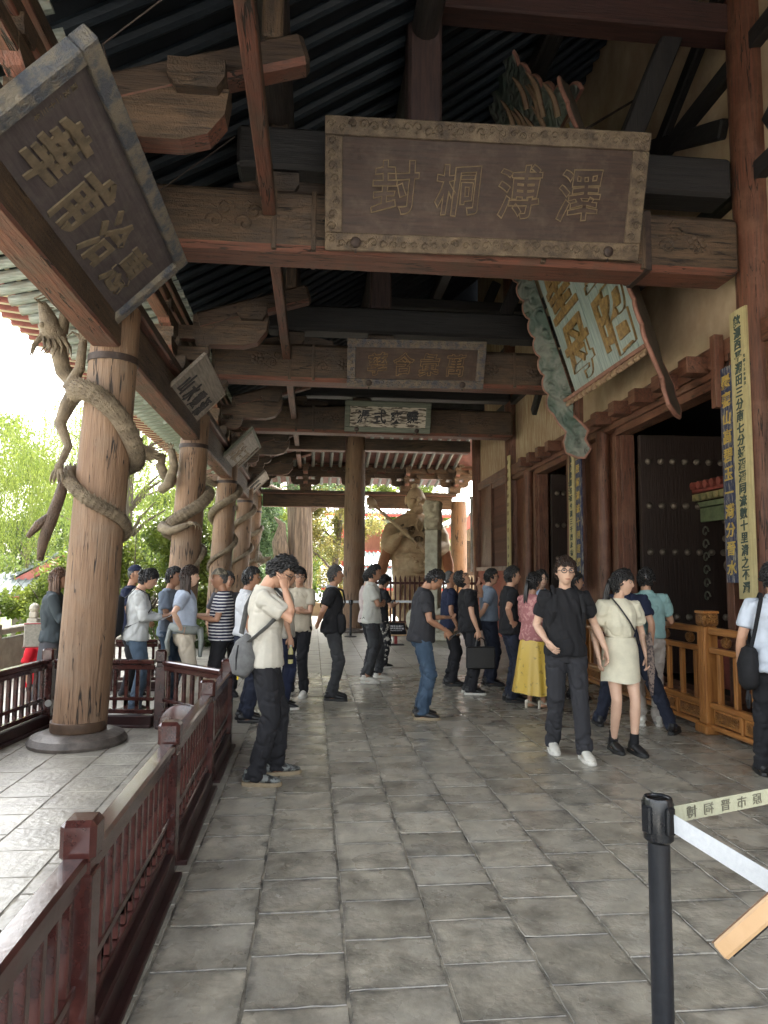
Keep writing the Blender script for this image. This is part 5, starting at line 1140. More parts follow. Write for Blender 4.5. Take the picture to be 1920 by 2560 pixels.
def claw(mb, base, d, s=1.0):
    d = Vector(d).normalized(); side = d.cross(Vector((0,0,1)));
    if side.length < .1: side = Vector((1,0,0))
    side.normalize(); base = Vector(base); mb.ell(base,(.045*s,)*3,8,6)
    for k in (-1.2,-.4,.4,1.2):
        v = (d+side*k*.55).normalized(); dn = Vector((0,0,-.3)); mb.tube([base, base+v*.09*s, base+(v+dn).normalized()*.15*s, base+(v+dn*2.5).normalized()*.18*s], [.024*s,.02*s,.012*s,.002], 6)
def limb(mb, pts, rs, cd, s=1.0): mb.tube(pts, rs, 10); claw(mb, pts[-1], cd, s)
def dragon(y0, pz, label, head_at, legs=(), spikes=True, tail=None):
    g = empty('carved_dragon', (0,0,0), label=label, cat='dragon carving', group='wooden dragons coiled round the porch columns')
    pz = [(q[0], q[1], q[2]*.80, q[3]) for q in pz]; P3, R3 = coil(y0, pz, .24)
    sc2 = MB(); 
    if y0 < 17:
        acc = 0
        for i in range(1, len(P3)-1):
            q = Vector(P3[i]); dr = (Vector(P3[i+1])-q); m_ = max(1, int(dr.length/.042)); dr_n = dr.normalized(); c = Vector((cx(q.z), y0, q.z)); o_ = (q-c); o_.z = 0; o_.normalize(); o_ = (o_-dr_n*o_.dot(dr_n)).normalized(); s2 = dr_n.cross(o_)
            for k in range(m_):
                acc += 1; b0 = q+dr*(k/m_); R_ = R3[i]+(R3[i+1]-R3[i])*k/m_
                for a in range(-4, 5):
                    t = (a+.5*(acc%2))*.36; nn = o_*math.cos(t)+s2*math.sin(t); tt = -o_*math.sin(t)+s2*math.cos(t); b = b0+nn*(R_*.985); w_ = R_*.20
                    sc2.add([b-tt*w_, b+dr_n*w_*1.3, b+tt*w_, b-dr_n*w_*1.5+nn*.018],[(0,1,3),(1,2,3),(2,0,3),(0,2,1)])
        sc2.build('scales', dragm, g, kind='stuff')
    MB().tube(P3, R3, 16).build('coiled_body', dragm, g, smooth=True, sharp=0)
    sp = MB(); acc = 0
    for i in range(1, len(P3)-1):
        q = Vector(P3[i]); c = Vector((cx(q.z), y0, q.z)); o_ = (q-c); o_.z = 0; o_.normalize(); up = Vector((0,0,1)); dr = (Vector(P3[i+1])-q).normalized()
        a = (up*.9+o_*.35).normalized(); b = q+a*R3[i]*.85
        sp.add([b-dr*.03, b+dr*.03, b+a*.05-dr*.015, b+o_*.015],[(0,1,2),(0,2,3),(1,3,2),(0,3,1)])
    sp.build('spine_crest', dragm, g, kind='stuff')
    for lp in legs:
        mb = MB(); limb(mb, *lp); mb.build('leg', dragm, g, smooth=True, sharp=0)
    if head_at:
        h, fwd_, up_, s_ = head_at; a0 = Vector(P3[1]); a1 = Vector(P3[0]); hv = Vector(h)-Vector(fwd_).normalized()*.1*s_; dd = (a1-a0).normalized(); q1 = a1+dd*.12; q2 = hv-Vector(fwd_).normalized()*.18; r_ = max(.075, R3[2])
        MB().tube([a0, a1, q1, (q1+q2)/2+Vector((-.05,-.03,.02)), q2, hv], [r_, r_, r_*1.05, r_*1.05, r_, r_], 12).build('neck', dragm, g, smooth=True, sharp=0)
        m = frame_mat(h, Vector(fwd_).cross(Vector(up_)), up_) ; hm_ = MB()
        # local: x side, y up, z back (-forward)
        T_ = lambda q: m @ Vector((q[0]*s_, q[1]*s_, -q[2]*s_*(-1 if False else -1)*-1))
        F_ = lambda x, u, f: Vector(h)+(Vector(fwd_).normalized()*f+Vector(up_).normalized()*u+Vector(fwd_).cross(Vector(up_)).normalized()*x)*s_
        hm_.tube([F_(0,0,-.12),F_(0,.02,0),F_(0,.03,.10),F_(0,.045,.2),F_(0,.06,.27)], [.10*s_,.12*s_,.085*s_,.06*s_,.035*s_], 12)
        hm_.tube([F_(0,-.05,.0),F_(0,-.10,.10),F_(0,-.12,.2),F_(0,-.10,.25)], [.07*s_,.05*s_,.036*s_,.015*s_], 10)
        for sd in (-1,1):
            hm_.ell(F_(sd*.06,.09,.06),(.032*s_,)*3,8,6); hm_.tube([F_(sd*.05,.10,-.02),F_(sd*.08,.2,-.12),F_(sd*.07,.26,-.24)], [.025*s_,.018*s_,.004], 6)
            hm_.tube([F_(sd*.03,.05,.25),F_(sd*.12,.10,.30),F_(sd*.16,.0,.34),F_(sd*.14,-.12,.30)], [.012*s_,.01*s_,.008*s_,.002], 5)
            for k in range(5): hm_.tube([F_(sd*.08,-.06+.04*k,-.05),F_(sd*.15,-.10+.05*k,-.14),F_(sd*.17,-.09+.07*k,-.24)], [.02*s_,.014*s_,.002], 5)
            for k in range(3): hm_.tube([F_(sd*.025,.0,.12+.05*k),F_(sd*.025,-.04,.125+.05*k)], [.01*s_,.002], 5)
        hm_.build('head', dragm, g, smooth=True, sharp=40)
    if tail:
        mb = MB()
        for (pp, rr) in tail: mb.tube(pp, rr, 10)
        mb.build('tail', dragd, g, smooth=True, sharp=0)
    return g
y = 7.1
dragon(y, [(-200,3.46,.095,.10),(-190,3.40,.10,.04),(-165,3.36,.115,0),(-135,3.38,.12,0),(-95,3.30,.12,0),(-60,3.14,.115,0),(-20,2.88,.11,0),(15,2.72,.10,0),(80,2.66,.08,0),(130,2.64,.075,0),(180,2.60,.075,.04),(225,2.44,.075,0),(270,2.28,.075,0),(315,2.17,.07,0),(350,2.08,.062,0),(395,1.96,.045,0),(430,1.9,.02,0)],
  'weathered wooden dragon coiled round the nearest big porch column',
  ((cx(3.7)-.60,y+.06,4.02),(-.15,-.35,1),(-.9,-.2,-.1),1.05),
  legs=[([(cx(3.36)-.33,y-.03,3.37),(cx(3.3)-.38,y-.06,3.25),(cx(3.1)-.42,y-.10,3.05),(cx(2.9)-.30,y-.16,2.82),(cx(2.7)-.36,y-.18,2.62)],[.085,.075,.055,.04,.032],(-.1,-.3,-1),1.0),
        ([(cx(3.5)-.42,y,3.42),(cx(3.7)-.30,y-.06,3.62),(cx(3.8)-.28,y-.08,3.88)],[.06,.05,.04],(0,-.2,1),.9)],
  tail=[([(cx(2.5)-.33,y-.05,2.55),(cx(2.4)-.36,y-.08,2.35),(cx(2.2)-.42,y-.1,2.1),(cx(2)-.47,y-.1,1.9),(cx(1.8)-.48,y-.1,1.72)],[.05,.055,.06,.05,.03]),([(cx(2.2)-.42,y-.1,2.14),(cx(2.1)-.52,y-.12,2.06),(cx(2)-.60,y-.14,1.94)],[.05,.045,.02])])
y = 11.9
dragon(y, [(-190,3.05,.07,.20),(-185,2.75,.09,.06),(-175,2.62,.10,-.02)]+[(-250,2.66,.10,0)] if False else [(170,3.20,.08,.10),(120,3.14,.09,.04),(60,3.05,.10,0),(20,2.98,.11,0),(-5,2.92,.115,0),(-45,2.74,.12,0),(-90,2.56,.12,0),(-135,2.42,.12,0),(-175,2.30,.11,.03),(-220,2.22,.10,0),(-270,2.12,.08,0),(-330,2.02,.07,0),(-365,1.95,.055,.02),(-385,1.78,.045,0),(-420,1.66,.02,0)],
  'wooden dragon on the second porch column with clawed foot spread to the front',
  ((cx(3.5)-.74,y-.08,3.58),(-.7,-.5,.1),(0,0,1),1.0),
  legs=[([(cx(2.4)-.36,y-.22,2.36),(cx(2.3)-.20,y-.36,2.28),(cx(2.3)+.02,y-.42,2.36),(cx(2.3)+.12,y-.42,2.40)],[.10,.07,.05,.04],(1,-.3,.15),1.1),
        ([(cx(3)-.44,y-.15,2.98),(cx(3)-.30,y-.28,3.05),(cx(3)-.22,y-.30,3.35),(cx(3)-.28,y-.28,3.62)],[.08,.09,.07,.06],(-.2,-.3,1),.8)])
def spiral(a0, z0, a1, z1, r0, r1, n=14): return [(a0+(a1-a0)*i/n, z0+(z1-z0)*i/n, r0+(r1-r0)*math.sin(math.pi*min(1,i/n+.25)) if i < n else .02, 0) for i in range(n+1)]
dragon(16.5, spiral(60,3.7,-660,1.35,.05,.10), 'wooden dragon spiralling round the third porch column', ((cx(3.6)-.5,16.3,3.75),(-.8,-.4,.3),(0,0,1),.9))
dragon(20.9, spiral(40,3.6,-690,1.3,.05,.10), 'wooden dragon spiralling round the fourth porch column', ((cx(3.4)-.5,20.7,3.6),(-.8,-.3,.3),(0,0,1),.9))
dragon(24.3, spiral(20,3.2,-640,1.5,.05,.10), 'wooden dragon round the far corner column, head reaching to the light', ((cx(2)+.46,24.0,2.05),(.9,-.3,.2),(0,0,1),.9))
# ================= GUARDIAN STATUE, FENCE, STONE POST =================
stm = M('clay_brown_statue', (.60,.47,.29), (.38,.28,.165), sc=4, rough=.6, bump=.4, blotch=(.46,.24,.14), bl_amt=.35, bl_sc=1.4)
stc = M('clay_scale_armour', (.46,.36,.22), (.22,.17,.11), sc=6, rough=.6, bump=.3, carve=1, carve_sc=13); sto = M('orange_sleeve_lining', (.42,.19,.10), (.33,.15,.08), sc=4, rough=.7, bump=.2)
ST = empty('guardian_statue', (3.12,21.4,0), rad(6), label='giant brown temple guardian statue holding a long mace', cat='statue')
sb = MB()
R2 = (0,1,0)
sb.tube([(0,0,.35),(0,0,.7),(0,0,1.2),(0,-.03,1.6),(0,-.06,2.0),(0,-.02,2.35),(0,0,2.6),(0,0,2.9),(0,0,3.15),(0,0,3.4),(0,0,3.5)], [(.62,.45),(.66,.48),(.66,.5),(.70,.56),(.74,.60),(.66,.50),(.68,.48),(.76,.46),(.70,.40),(.38,.30),(.25,.25)], 24, ref=R2)
for s_ in (-1,1):
    sb.tube([(s_*.25,0,1.2),(s_*.32,-.05,.7),(s_*.34,-.05,.25)],[.36,.30,.2],14); sb.tube([(s_*.34,.1,.2),(s_*.36,-.2,.2),(s_*.38,-.42,.16)],[.16,.17,.10],12)
el = {-1:((-.66,-.0,3.08),(-.88,-.15,2.45),(-.62,-.72,2.80)), 1:((.66,0,3.08),(.90,-.1,2.45),(.02,-.78,2.42))}
for s_, (a, b, c) in el.items():
    sb.tube([a, ((a[0]+b[0])/2*1.05,(a[1]+b[1])/2,(a[2]+b[2])/2), b], [.26,.26,.23], 14); sb.tube([b, tuple((Vector(b)+Vector(c))/2), c], [.26,.20,.10], 14)
    sb.tube([(s_*.85,-.05,2.6),(s_*.93,0,2.1),(s_*.98,.05,1.75),(s_*1.02,.02,1.55)], [(.22,.2),(.15,.22),(.12,.18),(.04,.1)], 12)
for k in range(6): sb.tube([(.75*math.cos(t)*(1-.0*k), -.48-.15*math.sin(abs(t-1.57))*0-.55*math.sin(t)*.25, 3.15-.12*k*math.sin(t)-.05) for t in np.linspace(0.2,2.94,12)], .035, 6) if k < 0 else None
for k in range(9):
    x = -.55+.14*k; sb.tube([(x,-.5,1.5),(x*1.02,-.56,1.0),(x*1.05,-.50,.45)], [.05,.06,.04], 6)
sb.tube([(-.68,-.3,2.15),(-.3,-.62,2.22),(0,-.68,2.2),(.3,-.62,2.22),(.68,-.3,2.15)], .07, 8)
sb.tube([(-.62,-.35,1.75),(-.25,-.62,1.62),(.0,-.68,1.56),(.25,-.62,1.62),(.62,-.35,1.75)], .06, 8)
link('body', remesh(sb, .035, 2, lambda co: vnoise(co*np.array((3,3,6)),1,9)*.014, 'body', stm), ST)
arm_ = MB()
for s_ in (-1,1): arm_.ell((s_*.36,-.36,2.95),(.30,.16,.24),14,10)
arm_.ell((0,-.44,2.68),(.16,.10,.10),10,8); arm_.build('breastplate', stc, ST, smooth=True)
bl = MB(); bl.ell((0,-.60,1.92),(.36,.16,.30),16,12); bl.ell((-.14,-.74,2.0),(.07,.06,.05)); bl.ell((.14,-.74,2.0),(.07,.06,.05)); bl.ell((0,-.78,1.88),(.07,.08,.07)); bl.tube([(-.18,-.70,1.76),(0,-.78,1.72),(.18,-.70,1.76)], .035, 6)
for s_ in (-1,1): bl.tube([(s_*.2,-.7,2.08),(s_*.32,-.62,2.2),(s_*.3,-.6,2.3)],[.05,.03,.01],6)
bl.build('belly_mask', stm, ST, smooth=True)
hh = MB(); HS = 3.55; HMx = Matrix.Translation((0,-.06,3.90)) @ Matrix.Rotation(.15,4,'X') @ Matrix.Rotation(math.pi,4,'Z') @ Matrix.Scale(HS,4)
hh.add([HMx @ Vector((q.x*1.08,q.y,q.z*.95)) for q, d in HG[0]], HG[1])
for s_ in (-1,1):
    hh.ell((0,0,0),(.013,.022,.040),8,6,HMx @ Matrix.Translation((s_*.084,-.008,.0)))
    hh.ell((0,0,0),(.015,.008,.010),8,6,HMx @ Matrix.Translation((s_*.033,.082,.014)))
    hh.tube([HMx @ Vector((s_*a,.093-.3*max(0,a-.02),.030+z)) for a, z in ((.010,-.004),(.030,.008),(.052,.004))], [.012,.022,.010], 6)
hh.tube([(0,0,3.35),(0,-.02,3.6)],[.30,.28],14)
hh.ell((0,-.50,3.90),(.075,.11,.085),10,8); hh.ell((0,-.40,3.60),(.20,.12,.14),12,8); hh.ell((0,-.46,3.72),(.11,.05,.025),10,6)
for s_ in (-1,1): hh.ell((s_*.16,-.36,3.86),(.12,.10,.09),10,8)
hh.lathe([(.10,-.04),(.15,.0),(.09,.05),(.11,.09),(.10,.14),(.03,.17)],(0,.02,4.27),16)
hh.build('head', stm, ST, smooth=True, sharp=0)
cl = MB(); vsn = []; 
for i in range(7):
    for j in range(25):
        t = 2*math.pi*j/24; u = i/6; r = .30+.62*u; vsn.append((r*math.cos(t)*1.0, r*math.sin(t)*.62-.03, 3.48-.42*u**1.6-.05*math.sin(t*5)*u))
cl.add(vsn, [(i*25+j,i*25+j+1,(i+1)*25+j+1,(i+1)*25+j) for i in range(6) for j in range(24)]); cl.ell((0,-.45,3.28),(.09,.06,.08)); 
for s_ in (-1,1): cl.tube([(0,-.48,3.28),(s_*.10,-.56,3.1),(s_*.04,-.58,2.92)],[.05,.045,.02],6)
cl.build('cape', stm, ST, smooth=True, sharp=0)
for s_ in (-1,1): MB().tube([(s_*.92,-.2,2.40),(s_*1.02,-.16,1.95),(s_*1.10,-.10,1.60),(s_*1.10,-.08,1.48)], [(.13,.13),(.17,.08),(.12,.05),(.03,.03)], 10).build('sleeve_lining', sto, ST, smooth=True)
hn = MB()
for (c, d_, s_) in ((el[-1][2],(.6,-.2,.6),-1),(el[1][2],(-.7,-.2,.5),1)): hand(hn, Vector(c), d_, (0,-1,-.4), s_, curl=1.3, s=2.2)
hn.build('hands', stm, ST, smooth=True)
mc = MB().tube([(-1.42,-.80,3.62),(.22,-.86,2.20)], .045, 10); mc.ell((-1.52,-.80,3.72),(.13,.13,.20),12,10,Matrix.Rotation(-.8,4,'Y')); mc.build('mace', stm, ST, smooth=True)
MB().box((0,0,.06),(2.2,1.5,.16),None,.03).build('plinth', stone, ST)
F = empty('picket_fence', (0,0,0), label='dark red spiked picket fence round the guardian statue', cat='fence')
pk = MB().box((0,0,.72),(.045,.03,1.44),None,.004).prism([(-.03,1.44),(.03,1.44),(.022,1.52),(.0,1.60),(-.022,1.52)],.03).mesh('picket', M('fence_maroon',(.10,.03,.022),(.06,.02,.016),sc=9,rough=.5))
fm_ = MATS['fence_maroon']
for i in range(22): link('picket', pk, F, (1.75+.135*i, 19.4, 0))
for i in range(10): link('picket', pk, F, (1.72, 19.6+.25*i, 0), math.pi/2)
for z in (.30, 1.38): MB().bar((1.7,19.43,z),(4.75,19.43,z),.05,.07,.006).build('rail', fm_, F); MB().bar((1.75,19.4,z),(1.75,22,z),.05,.07,.006).build('rail', fm_, F)
for x in (1.72, 3.4): MB().box((x,19.4,.85),(.09,.09,1.7),None,.006).box((x,19.4,1.78),(.06,.06,.16),None,.01).build('post', fm_, F)
SP = empty('stone_post', (3.03,17.55,0), rad(-28), label='square grey stone post with weathered carved top on a scrolled drum base', cat='stone pillar')
gst = M('grey_green_stone', (.42,.40,.31), (.26,.245,.19), sc=6, rough=.75, bump=.5)
MB().box((0,0,1.55),(.34,.34,2.4),None,.015).build('shaft', gst, SP)
cap_ = MB().box((0,0,3.12),(.40,.40,.74),None,.05)
for k in range(5): cap_.ell((random.uniform(-.12,.12),-.2,2.9+.11*k),(.10,.06,.09)); cap_.ell((-.2,random.uniform(-.12,.12),2.9+.11*k),(.06,.10,.09))
link('carved_capital', remesh(cap_, .022, 3, lambda co: vnoise(co,9,4)*.02+vnoise(co,17,5)*.01, 'carved_capital', M('worn_carving',(.46,.41,.29),(.30,.265,.19),sc=7,rough=.8,bump=.6)), SP)
MB().box((0,0,.10),(1.0,.8,.2),None,.03).build('plinth', gst, SP)
for s_ in (-1,1): MB().lathe([(.30,-.16),(.34,-.14),(.34,.14),(.30,.16),(.22,.17),(.20,.14),(.10,.16)],(0,0,0),26).build('drum', gst, SP, smooth=True, sharp=40, loc=(s_*.34,0,.48), rot=(math.pi/2,0,0))
MB().box((0,0,.28),(.5,.42,.2),None,.04).build('seat_block', gst, SP)
# ================= BAGS AND THINGS HELD =================
def rbox(c, d, r, mat4=None, vox=.012, name='m', m=None):
    mb = MB().box(c, d, None, r); return mb
def on(key, q):   # point in a person's own frame -> place
    root = PP[key][0]; s_ = PP[key][1]['s']; a = root.rotation_euler.z; T = PP[key][1]['T']; v = T(q)*s_
    return Vector((root.location.x+v.x*math.cos(a)-v.y*math.sin(a), root.location.y+v.x*math.sin(a)+v.y*math.cos(a), v.z))
def wrist(key, side): 
    sh = PP[key][1]['sh'][1 if side > 0 else 0]; return sh[2]+sh[4].normalized()*.09
def item(name, key, build, label, cat, group=None):
    root = PP[key][0]; g = empty(name, tuple(root.location), root.rotation_euler.z, label=label, cat=cat, group=group); g.scale = root.scale; build(g, PP[key][1]['T'], PP[key][1]); return g
bagg = cloth('grey_bag',(.14,.14,.14),(.10,.10,.10),sc=20); bagb = cloth('black_bag',(.02,.02,.022),sc=20)
def strap(T, pts, w, m, g, name='strap'): MB().tube([T(q) for q in pts], [(w,.006)]*len(pts), 6, ref=(0,0,1)).build(name, m, g, smooth=True)
def sling(g, T, d):
    mb = MB(); mb.tube([T(q) for q in ((.12,-.13,.80),(.13,-.15,.84),(.135,-.16,.93),(.12,-.15,1.04),(.10,-.12,1.10))], [(.04,.035),(.065,.085),(.068,.10),(.05,.065),(.025,.025)], 16, ref=(0,1,0)); mb.build('pouch', bagg, g, smooth=True, sharp=0)
    mb = MB(); mb.tube([T(q) for q in ((.18,-.20,.85),(.198,-.20,.94),(.165,-.19,1.03))], [.006,.007,.006], 5); mb.build('zip', blk, g)
    mb = MB(); mb.tube([T(q) for q in ((.14,-.12,1.05),(.185,-.06,1.10),(.20,.02,1.17),(.165,.11,1.26),(.03,.145,1.38),(-.08,.06,1.46),(-.12,-.08,1.44),(-.10,-.15,1.30),(-.02,-.18,1.1))], [(.03,.008)]*9, 8, ref=(0,0,1)); mb.build('strap', bagg, g, smooth=True)
    MB().box(tuple(T((.13,-.19,.79))),(.02,.012,.035),None,.003).build('pull_tab', M('yellow_tab',(.6,.42,.03),sc=9), g)
item('sling_bag','tall',sling,'grey sling bag worn on the back of the tall young man','bag')
def crossbag(g, T, d):
    MB().tube([T(q) for q in ((.16,.10,.86),(.17,.12,.90),(.17,.12,1.0),(.165,.11,1.08),(.15,.09,1.11))], [(.05,.03),(.10,.055),(.105,.06),(.09,.05),(.04,.02)], 14, ref=(0,1,0)).build('pouch', bagb, g, smooth=True, sharp=0)
    strap(T, ((.16,.08,1.08),(.05,.16,1.25),(-.08,.13,1.40),(-.15,0,1.45),(-.10,-.13,1.36),(.04,-.16,1.2),(.16,-.08,1.05)), .014, bagb, g)
item('shoulder_bag','black5',crossbag,'black cross-body bag on the man in black polo','bag')
def briefcase(g, T, d):
    w = wrist('brief10', 1); c = Vector((w.x-.0, w.y+.02, w.z-.27))
    MB().box(tuple(c),(.07,.40,.30),None,.018).build('case', leath, g)
    for s_ in (-.02,.02): MB().tube([c+Vector((s_,-.07,.15)), c+Vector((s_,-.05,.24)), c+Vector((s_,0,.27)), c+Vector((s_,.05,.24)), c+Vector((s_,.07,.15))], .008, 6).build('handle', leath, g, smooth=True)
item('briefcase','brief10',briefcase,'black leather briefcase hanging from the hand of the man tipping his head back','briefcase')
def bottle(g, T, d):
    w = wrist('bottle4', 1); c = Vector((w.x,w.y,w.z-.22))
    MB().lathe([(.028,0),(.031,.01),(.031,.14),(.024,.17),(.013,.19),(.013,.20)], tuple(c), 18).build('bottle_body', M('tea_plastic',(.55,.50,.22),(.5,.45,.2),sc=9,rough=.12,spec=.6), g, smooth=True)
    MB().lathe([(.015,.20),(.015,.222)], tuple(c), 14).build('cap', M('white_plastic',(.6,.6,.58),sc=5,rough=.4), g); MB().lathe([(.0317,.05),(.0317,.11)], tuple(c), 18).build('wrap', blk, g)
item('water_bottle','bottle4',bottle,'small bottle of pale tea held low beside the tall young man','bottle')
def pack(g, T, d):
    MB().tube([T(q) for q in ((0,-.20,.90),(0,-.24,.95),(0,-.26,1.10),(0,-.24,1.28),(0,-.20,1.36))], [(.08,.05),(.14,.09),(.15,.11),(.13,.08),(.07,.04)], 16, ref=(0,1,0)).build('bag_body', bagb, g, smooth=True, sharp=0)
    for s_ in (-1,1): strap(T, ((s_*.09,-.16,1.34),(s_*.10,-.05,1.475),(s_*.115,.10,1.40),(s_*.13,.145,1.25),(s_*.15,.06,1.10),(s_*.12,-.14,1.0)), .018, bagb, g)
item('backpack','clip22',pack,'black backpack on the woman reading a paper','backpack')
item('backpack','walk15',pack,'black backpack worn by the young man walking towards the camera','backpack')
def satch(g, T, d):
    MB().tube([T(q) for q in ((.20,-.02,.72),(.21,-.02,.76),(.215,-.02,.90),(.20,-.02,1.02),(.18,-.02,1.05))], [(.05,.09),(.075,.15),(.08,.16),(.06,.14),(.03,.08)], 14, ref=(0,1,0)).build('bag_body', bagb, g, smooth=True, sharp=0)
    strap(T, ((.2,-.08,1.02),(.17,-.15,1.2),(.12,-.12,1.42),(.10,0,1.475),(.12,.12,1.38),(.19,.08,1.05)), .018, bagb, g)
    strap(T, ((.22,-.06,.74),(.24,-.10,.64),(.22,-.02,.56),(.2,.04,.66)), .012, bagb, g, 'loose_strap')
def satch_l(g, T, d): satch(g, lambda q: T((-q[0], q[1], q[2])), d)
item('shoulder_bag','far20',satch_l,'large black shoulder bag on the man at the picture edge','bag')
def phone(key, name, label, sz, m, cat, side=1, dz=0.02):
    def f(g, T, d):
        w = wrist(key, side); MB().box((w.x-(.05*side),w.y+.05,w.z+dz),sz,Matrix.Rotation(.5,3,'X'),.003).build(name+'_body', m, g)
    item(name, key, f, label, cat)
paperm = M('white_paper',(.62,.64,.66),sc=9,rough=.7,bump=.05)
phone('jeans8','tablet','black tablet held by the man in jeans',(.20,.14,.012),blkg,'tablet')
phone('clip22','paper_leaflet','white paper leaflet read by the woman with hair clipped up',(.21,.30,.003),paperm,'leaflet')
phone('cap24','tea_jar','dark green glass jar held by the old man in a cap',(.07,.07,.16),M('green_glass',(.03,.08,.05),sc=9,rough=.15),'jar')
def armband(g, T, d):
    S0,E_,W_,sd,_ = PP['arm27'][1]['sh'][0]; MB().tube([S0.lerp(E_,.45),S0.lerp(E_,.95)],.074,14).build('band_cloth', redc, g, smooth=True, sharp=50)
    mb = MB(); add_text(mb,'值勤',.055,Matrix.Translation(S0.lerp(E_,.7)+Vector((-.078,0,0)))@Matrix(((0,0,-1,0),(-1,0,0,0),(0,1,0,0),(0,0,0,1))),.002,.001); mb.build('lettering', gl, g)
item('armband','arm27',armband,'red armband with yellow characters on a bare arm','armband')
def purse(g, T, d):
    strap(T, ((.10,.02,1.475),(.06,.12,1.38),(-.02,.155,1.25),(-.10,.14,1.12),(-.16,.06,1.02)), .011, leath, g); strap(T, ((.10,.02,1.475),(.07,-.12,1.38),(-.05,-.15,1.2),(-.16,-.04,1.04)), .011, leath, g)
item('shoulder_strap','cream18',lambda g,T,d: purse(g, lambda q: T((-q[0],q[1],q[2])) if False else T(q), d),'thin black studded strap crossing the cream jacket','bag strap')
def fan(g, T, d):
    w = wrist('cream18', -1); MB().prism([(-.01,-.30),(.012,-.30),(.035,-.05),(.03,.12),(.05,.26),(.0,.30),(-.03,.12),(-.035,-.05)], .025, Matrix.Translation((w.x-.02,w.y+.02,w.z+.03))).build('fan_body', M('brown_lace',(.16,.12,.10),(.04,.03,.03),sc=40,rough=.8,ramp=(.45,.5)), g)
item('folding_fan','cream18',fan,'dark lacy folding fan carried by the woman in cream','fan')
def jacket(g, T, d):
    mb = MB(); mb.tube([T((.19*math.cos(t),.15*math.sin(t),1.0-.02*math.sin(t))) for t in np.linspace(0,2*math.pi,20)], [(.035,.05)]*20, 8, cap=False)
    for s_ in (-.12,.10): mb.tube([T((s_,.17,1.0)),T((s_*1.1,.19,.85)),T((s_*1.2,.18,.68))], [(.05,.04),(.06,.03),(.05,.02)], 8)
    mb.tube([T((0,-.16,1.0)),T((0,-.19,.85)),T((0,-.17,.70))], [(.14,.03),(.17,.03),(.16,.02)], 10, ref=(0,1,0)); mb.build('folded_cloth', cloth('sage_jacket',(.27,.29,.27)), g, smooth=True, sharp=0)
item('tied_jacket','wavy23',jacket,'grey-green jacket tied round the waist of the wavy-haired woman','jacket')
def tote(g, T, d):
    MB().box(tuple(T((-.17,-.20,.92))),(.05,.22,.28),None,.01).build('bag_body', M('cream_canvas',(.36,.33,.27),sc=40,rough=.85), g)
    for z in (.14,-.14): MB().box(tuple(T((-.17,-.20,.92+z))),(.056,.23,.015),None,.003).build('trim', rosew, g)
item('tote_bag','hood21',tote,'cream tote bag with dark red trim behind the woman in a dark hoodie','bag')
wp = MB().tube([(4.66,20.3,1.72),(4.64,20.3,3.86)],.035,10); wp.ell((4.62,20.26,3.9),(.06,.06,.05)); wp.build('lamp_pole', M('white_lamp_paint',(.55,.55,.52),sc=6,rough=.5), None, smooth=True, label='thin white lamp pole fixed on the last hall column by the statue', cat='lamp pole')
# ================= OUTDOORS =================
def leafm(name, c1, c2, tr=.45): return M('leaf_'+name, c1, c2, sc=1.3, rough=.6, bump=0, trans=tr, spec=.3, ramp=(.4,.6))
def quads(Pn, D, Wd, name, m, parent=None, **k):   # Pn centres, D half-length vectors, Wd half-width vectors
    n = len(Pn); V_ = np.stack([Pn-D, Pn+Wd, Pn+D, Pn-Wd], 1).reshape(-1, 3)
    me = bpy.data.meshes.new(name); me.vertices.add(4*n); me.vertices.foreach_set('co', V_.ravel()); me.loops.add(4*n); me.loops.foreach_set('vertex_index', np.arange(4*n))
    me.polygons.add(n); me.polygons.foreach_set('loop_start', np.arange(0,4*n,4)); me.polygons.foreach_set('loop_total', np.full(n,4)); me.update(calc_edges=True)
    me.materials.append(m)
    return link(name, me, parent, **k) if parent is not False else me
def rdir(n): v = RNG.normal(size=(n,3)); return v/np.linalg.norm(v,axis=1)[:,None]
def cloud(cs, rs, n, sz, shell=.55):
    i = RNG.integers(0, len(cs), n); d = rdir(n); r = shell+(1-shell)*RNG.random(n)
    P_n = np.array(cs)[i]+d*r[:,None]*np.array(rs)[i]
    a = rdir(n); b = np.cross(a, rdir(n)); b /= np.linalg.norm(b,axis=1)[:,None]; s_ = sz*(.6+.8*RNG.random(n))[:,None]
    return P_n, a*s_, b*s_*.5
barkm = M('bark', (.13,.10,.075), (.05,.038,.03), sc=4, st=(5,5,.5), rough=.85, bump=.9)
def limbs(mb, base, top, r, nb, spread, seed, droop=0):
    rnd = random.Random(seed); base, top = Vector(base), Vector(top); pts = [base.lerp(top, i/6)+Vector((rnd.uniform(-.15,.15),rnd.uniform(-.15,.15),0))*(i>0) for i in range(7)]
    mb.tube(pts, [r*(1-.7*i/6) for i in range(7)], 10); ends = []
    for k in range(nb):
        p0 = pts[rnd.randrange(2,7)]; a = rnd.uniform(0,6.28); L = spread*rnd.uniform(.5,1); e_ = p0+Vector((math.cos(a)*L, math.sin(a)*L, L*rnd.uniform(.4,.9)))
        mb.tube([p0, p0.lerp(e_,.5)+Vector((0,0,.2)), e_], [r*.35, r*.2, r*.07], 6); ends.append(e_)
    return ends
